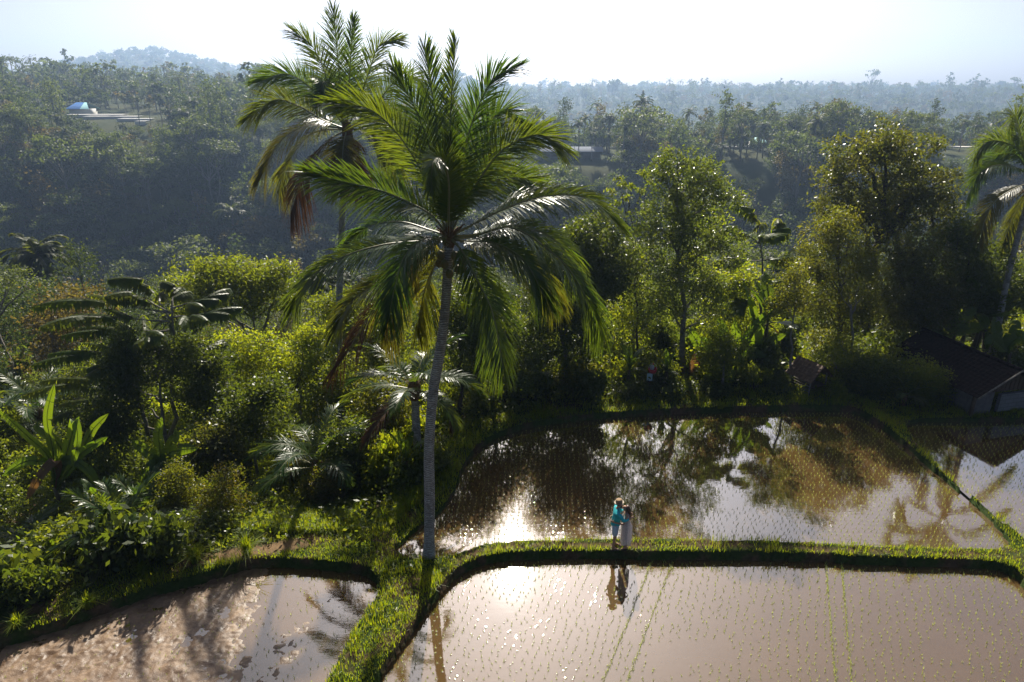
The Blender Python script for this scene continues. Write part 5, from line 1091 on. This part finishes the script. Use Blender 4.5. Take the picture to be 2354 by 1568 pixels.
def lathe(prof, c, tilt, mat, name, par, sy=1.):
    m = MB(); P = np.array([[[r * math.cos(a), r * sy * math.sin(a), z + (.02 * abs(math.sin(a)) if r > .12 else 0)] for a in th] for r, z in prof]); ct, st_ = math.cos(tilt), math.sin(tilt)
    P = np.stack([P[..., 0] * ct + P[..., 2] * st_, P[..., 1], -P[..., 0] * st_ + P[..., 2] * ct], -1) + np.array(c); m.grid(P, True); return m.build(name, mat, par)
hat = lathe([(.105, .0), (.108, .05), (.100, .10), (.07, .125), (.02, .115), (.001, .113)], (.07, 0, 1.665), -.12, M['straw'], 'hat', man)
lathe([(.10, .0), (.140, .004), (.152, .012), (.142, .016), (.106, .014)], (.07, 0, 1.66), -.12, M['band'], 'brim', hat)
for s in (-1, 1):
    m = MB(); m.ball((.158, s * .036, 1.615), .013, 6); m.build('eye', M['eye'], man); m = MB(); m.ball((.07, s * .098, 1.60), (.026, .012, .034), 6); m.build('ear', M['skin'], man)
    kx = -.02 if s < 0 else .05; m = MB(); m.box((kx + .03, s * .118, .012), (.27, .10, .024)); m.tube([(kx + .07, s * .118 - .055, .02), (kx + .06, s * .118, .075), (kx + .07, s * .118 + .055, .02)], .016, 6); m.tube([(kx - .05, s * .118 - .045, .02), (kx - .03, s * .118, .11), (kx - .05, s * .118 + .045, .02)], .014, 6); m.build('sandal', M['sandal'], man)
m = MB(); m.ball((.168, 0, 1.562), (.012, .026, .008), 6); m.build('mouth', M['lips'], man)

pw = WZ(1431, 1258, .13); gz_w = gh(pw[0], pw[1])
wo = thing('person', 'long haired woman in white patterned sleeveless dress hugging the man in the hat', 'person', (pw[0] + .06, pw[1] - .02, gz_w))
# she faces -x, face tipped up towards his
N = {'pel': ((0, 0, .84), (.125, .105)), 'wai': ((-.01, 0, 1.02), (.105, .082)), 'che': ((-.03, 0, 1.19), (.135, .10)), 'sho': ((-.015, 0, 1.30), (.105, .07)), 'nec': ((-.03, 0, 1.38), .045), 'jaw': ((-.075, 0, 1.435), (.055, .055)), 'hea': ((-.075, 0, 1.50), (.08, .085)), 'cro': ((-.05, 0, 1.565), (.065, .07)),
     'nos': ((-.17, 0, 1.50), .012), 'chi': ((-.14, 0, 1.43), .024)}
E = [('pel', 'wai'), ('wai', 'che'), ('che', 'sho'), ('sho', 'nec'), ('nec', 'jaw'), ('jaw', 'hea'), ('hea', 'cro'), ('hea', 'nos'), ('jaw', 'chi')]
for s in (-1, 1):
    t = 'r' if s < 0 else 'l'
    N.update({t + 'sh': ((-.03, s * .165, 1.30), .048), t + 'el': ((-.14, s * .245, 1.06), .036), t + 'wr': ((-.40, s * .19, 1.08), .026), t + 'hp': ((0, s * .075, .76), .066), t + 'kn': ((-.01, s * .08, .45), .052), t + 'an': ((.03, s * .075, .08), .032), t + 'he': ((.05, s * .075, .035), .028), t + 'to': ((-.12, s * .085, .028), (.036, .02))})
    E += [('sho', t + 'sh'), (t + 'sh', t + 'el'), (t + 'el', t + 'wr'), ('pel', t + 'hp'), (t + 'hp', t + 'kn'), (t + 'kn', t + 'an'), (t + 'an', t + 'he'), (t + 'an', t + 'to')]
    hand(N, E, t + 'wr', N[t + 'wr'][0], (-.8, -s * .55, .05), (.4, -s * .9, 0), t + 'hand', .6)
skinned('body', N, E, M['skin'], wo, 'pel')
# dress: rings from the bust down to a flared hem
prof = [(1.27, -.03, .125, .085), (1.20, -.035, .155, .118), (1.10, -.015, .135, .105), (1.02, -.005, .125, .10), (.92, .015, .155, .135), (.82, .03, .175, .16), (.65, .03, .175, .165), (.45, .025, .175, .165), (.28, .02, .175, .165), (.20, .015, .172, .162)]
ph = np.linspace(0, 6.283, 40, endpoint=False); P = []
for z, x, ry, rx in prof:
    k = np.clip((.9 - z) / .7, 0, 1); f = 1 + .07 * k * np.sin(ph * 9 + 1.3) + .03 * k * np.sin(ph * 5); P.append(np.stack([x + rx * f * np.cos(ph), ry * f * np.sin(ph), z + .025 * k * np.sin(ph * 3)], 1))
m = MB(); P = np.array(P); m.grid(P[::-1], True); dr = m.build('dress', M['dress'], wo)
for s in (-1, 1):
    m = MB(); m.tube([(-.12, s * .085, 1.24), (-.06, s * .10, 1.345), (.02, s * .10, 1.33), (.06, s * .08, 1.25)], .009, 5); m.build('strap', M['dress'], dr)
    m = MB(); m.ball((-.142, s * .032, 1.515), .011, 6); m.build('eye', M['eye'], wo)
    m = MB(); m.box((-.04, s * .08, .012), (.23, .085, .022)); m.tube([(-.07, s * .08 - .045, .02), (-.07, s * .08, .065), (-.07, s * .08 + .045, .02)], .014, 6); m.tube([(.03, s * .08 - .04, .02), (.025, s * .08, .10), (.03, s * .08 + .04, .02)], .012, 6); m.build('sandal', M['sandal'], wo)
m = MB(); m.ball((-.153, 0, 1.462), (.010, .022, .008), 6); m.build('mouth', M['lips'], wo)
NH = {'t': ((-.06, 0, 1.55), (.098, .098)), 'b': ((.02, 0, 1.48), (.10, .085)), 'n': ((.055, 0, 1.36), (.095, .065)), 'm': ((.085, 0, 1.24), (.095, .055)), 'e': ((.10, 0, 1.12), (.055, .03))}
skinned('hair', NH, [('t', 'b'), ('b', 'n'), ('n', 'm'), ('m', 'e')], M['hair_brown'], wo, 't')

# ------------------------------------------------------------------ air between here and the far hills
hz_, nt, pp, out = newmat('haze_air'); nt.nodes.remove(pp); pv = nt.nodes.new('ShaderNodeVolumePrincipled')
pv.inputs['Color'].default_value = (.47, .67, 1.0, 1); pv.inputs['Density'].default_value = .00035; pv.inputs['Anisotropy'].default_value = .5
nt.links.new(pv.outputs[0], out.inputs['Volume'])
m = MB(); m.box((0, 1200, 12), (5100, 2520, 262)); hz = m.build('haze', hz_, smooth=False); hz['kind'] = 'stuff'
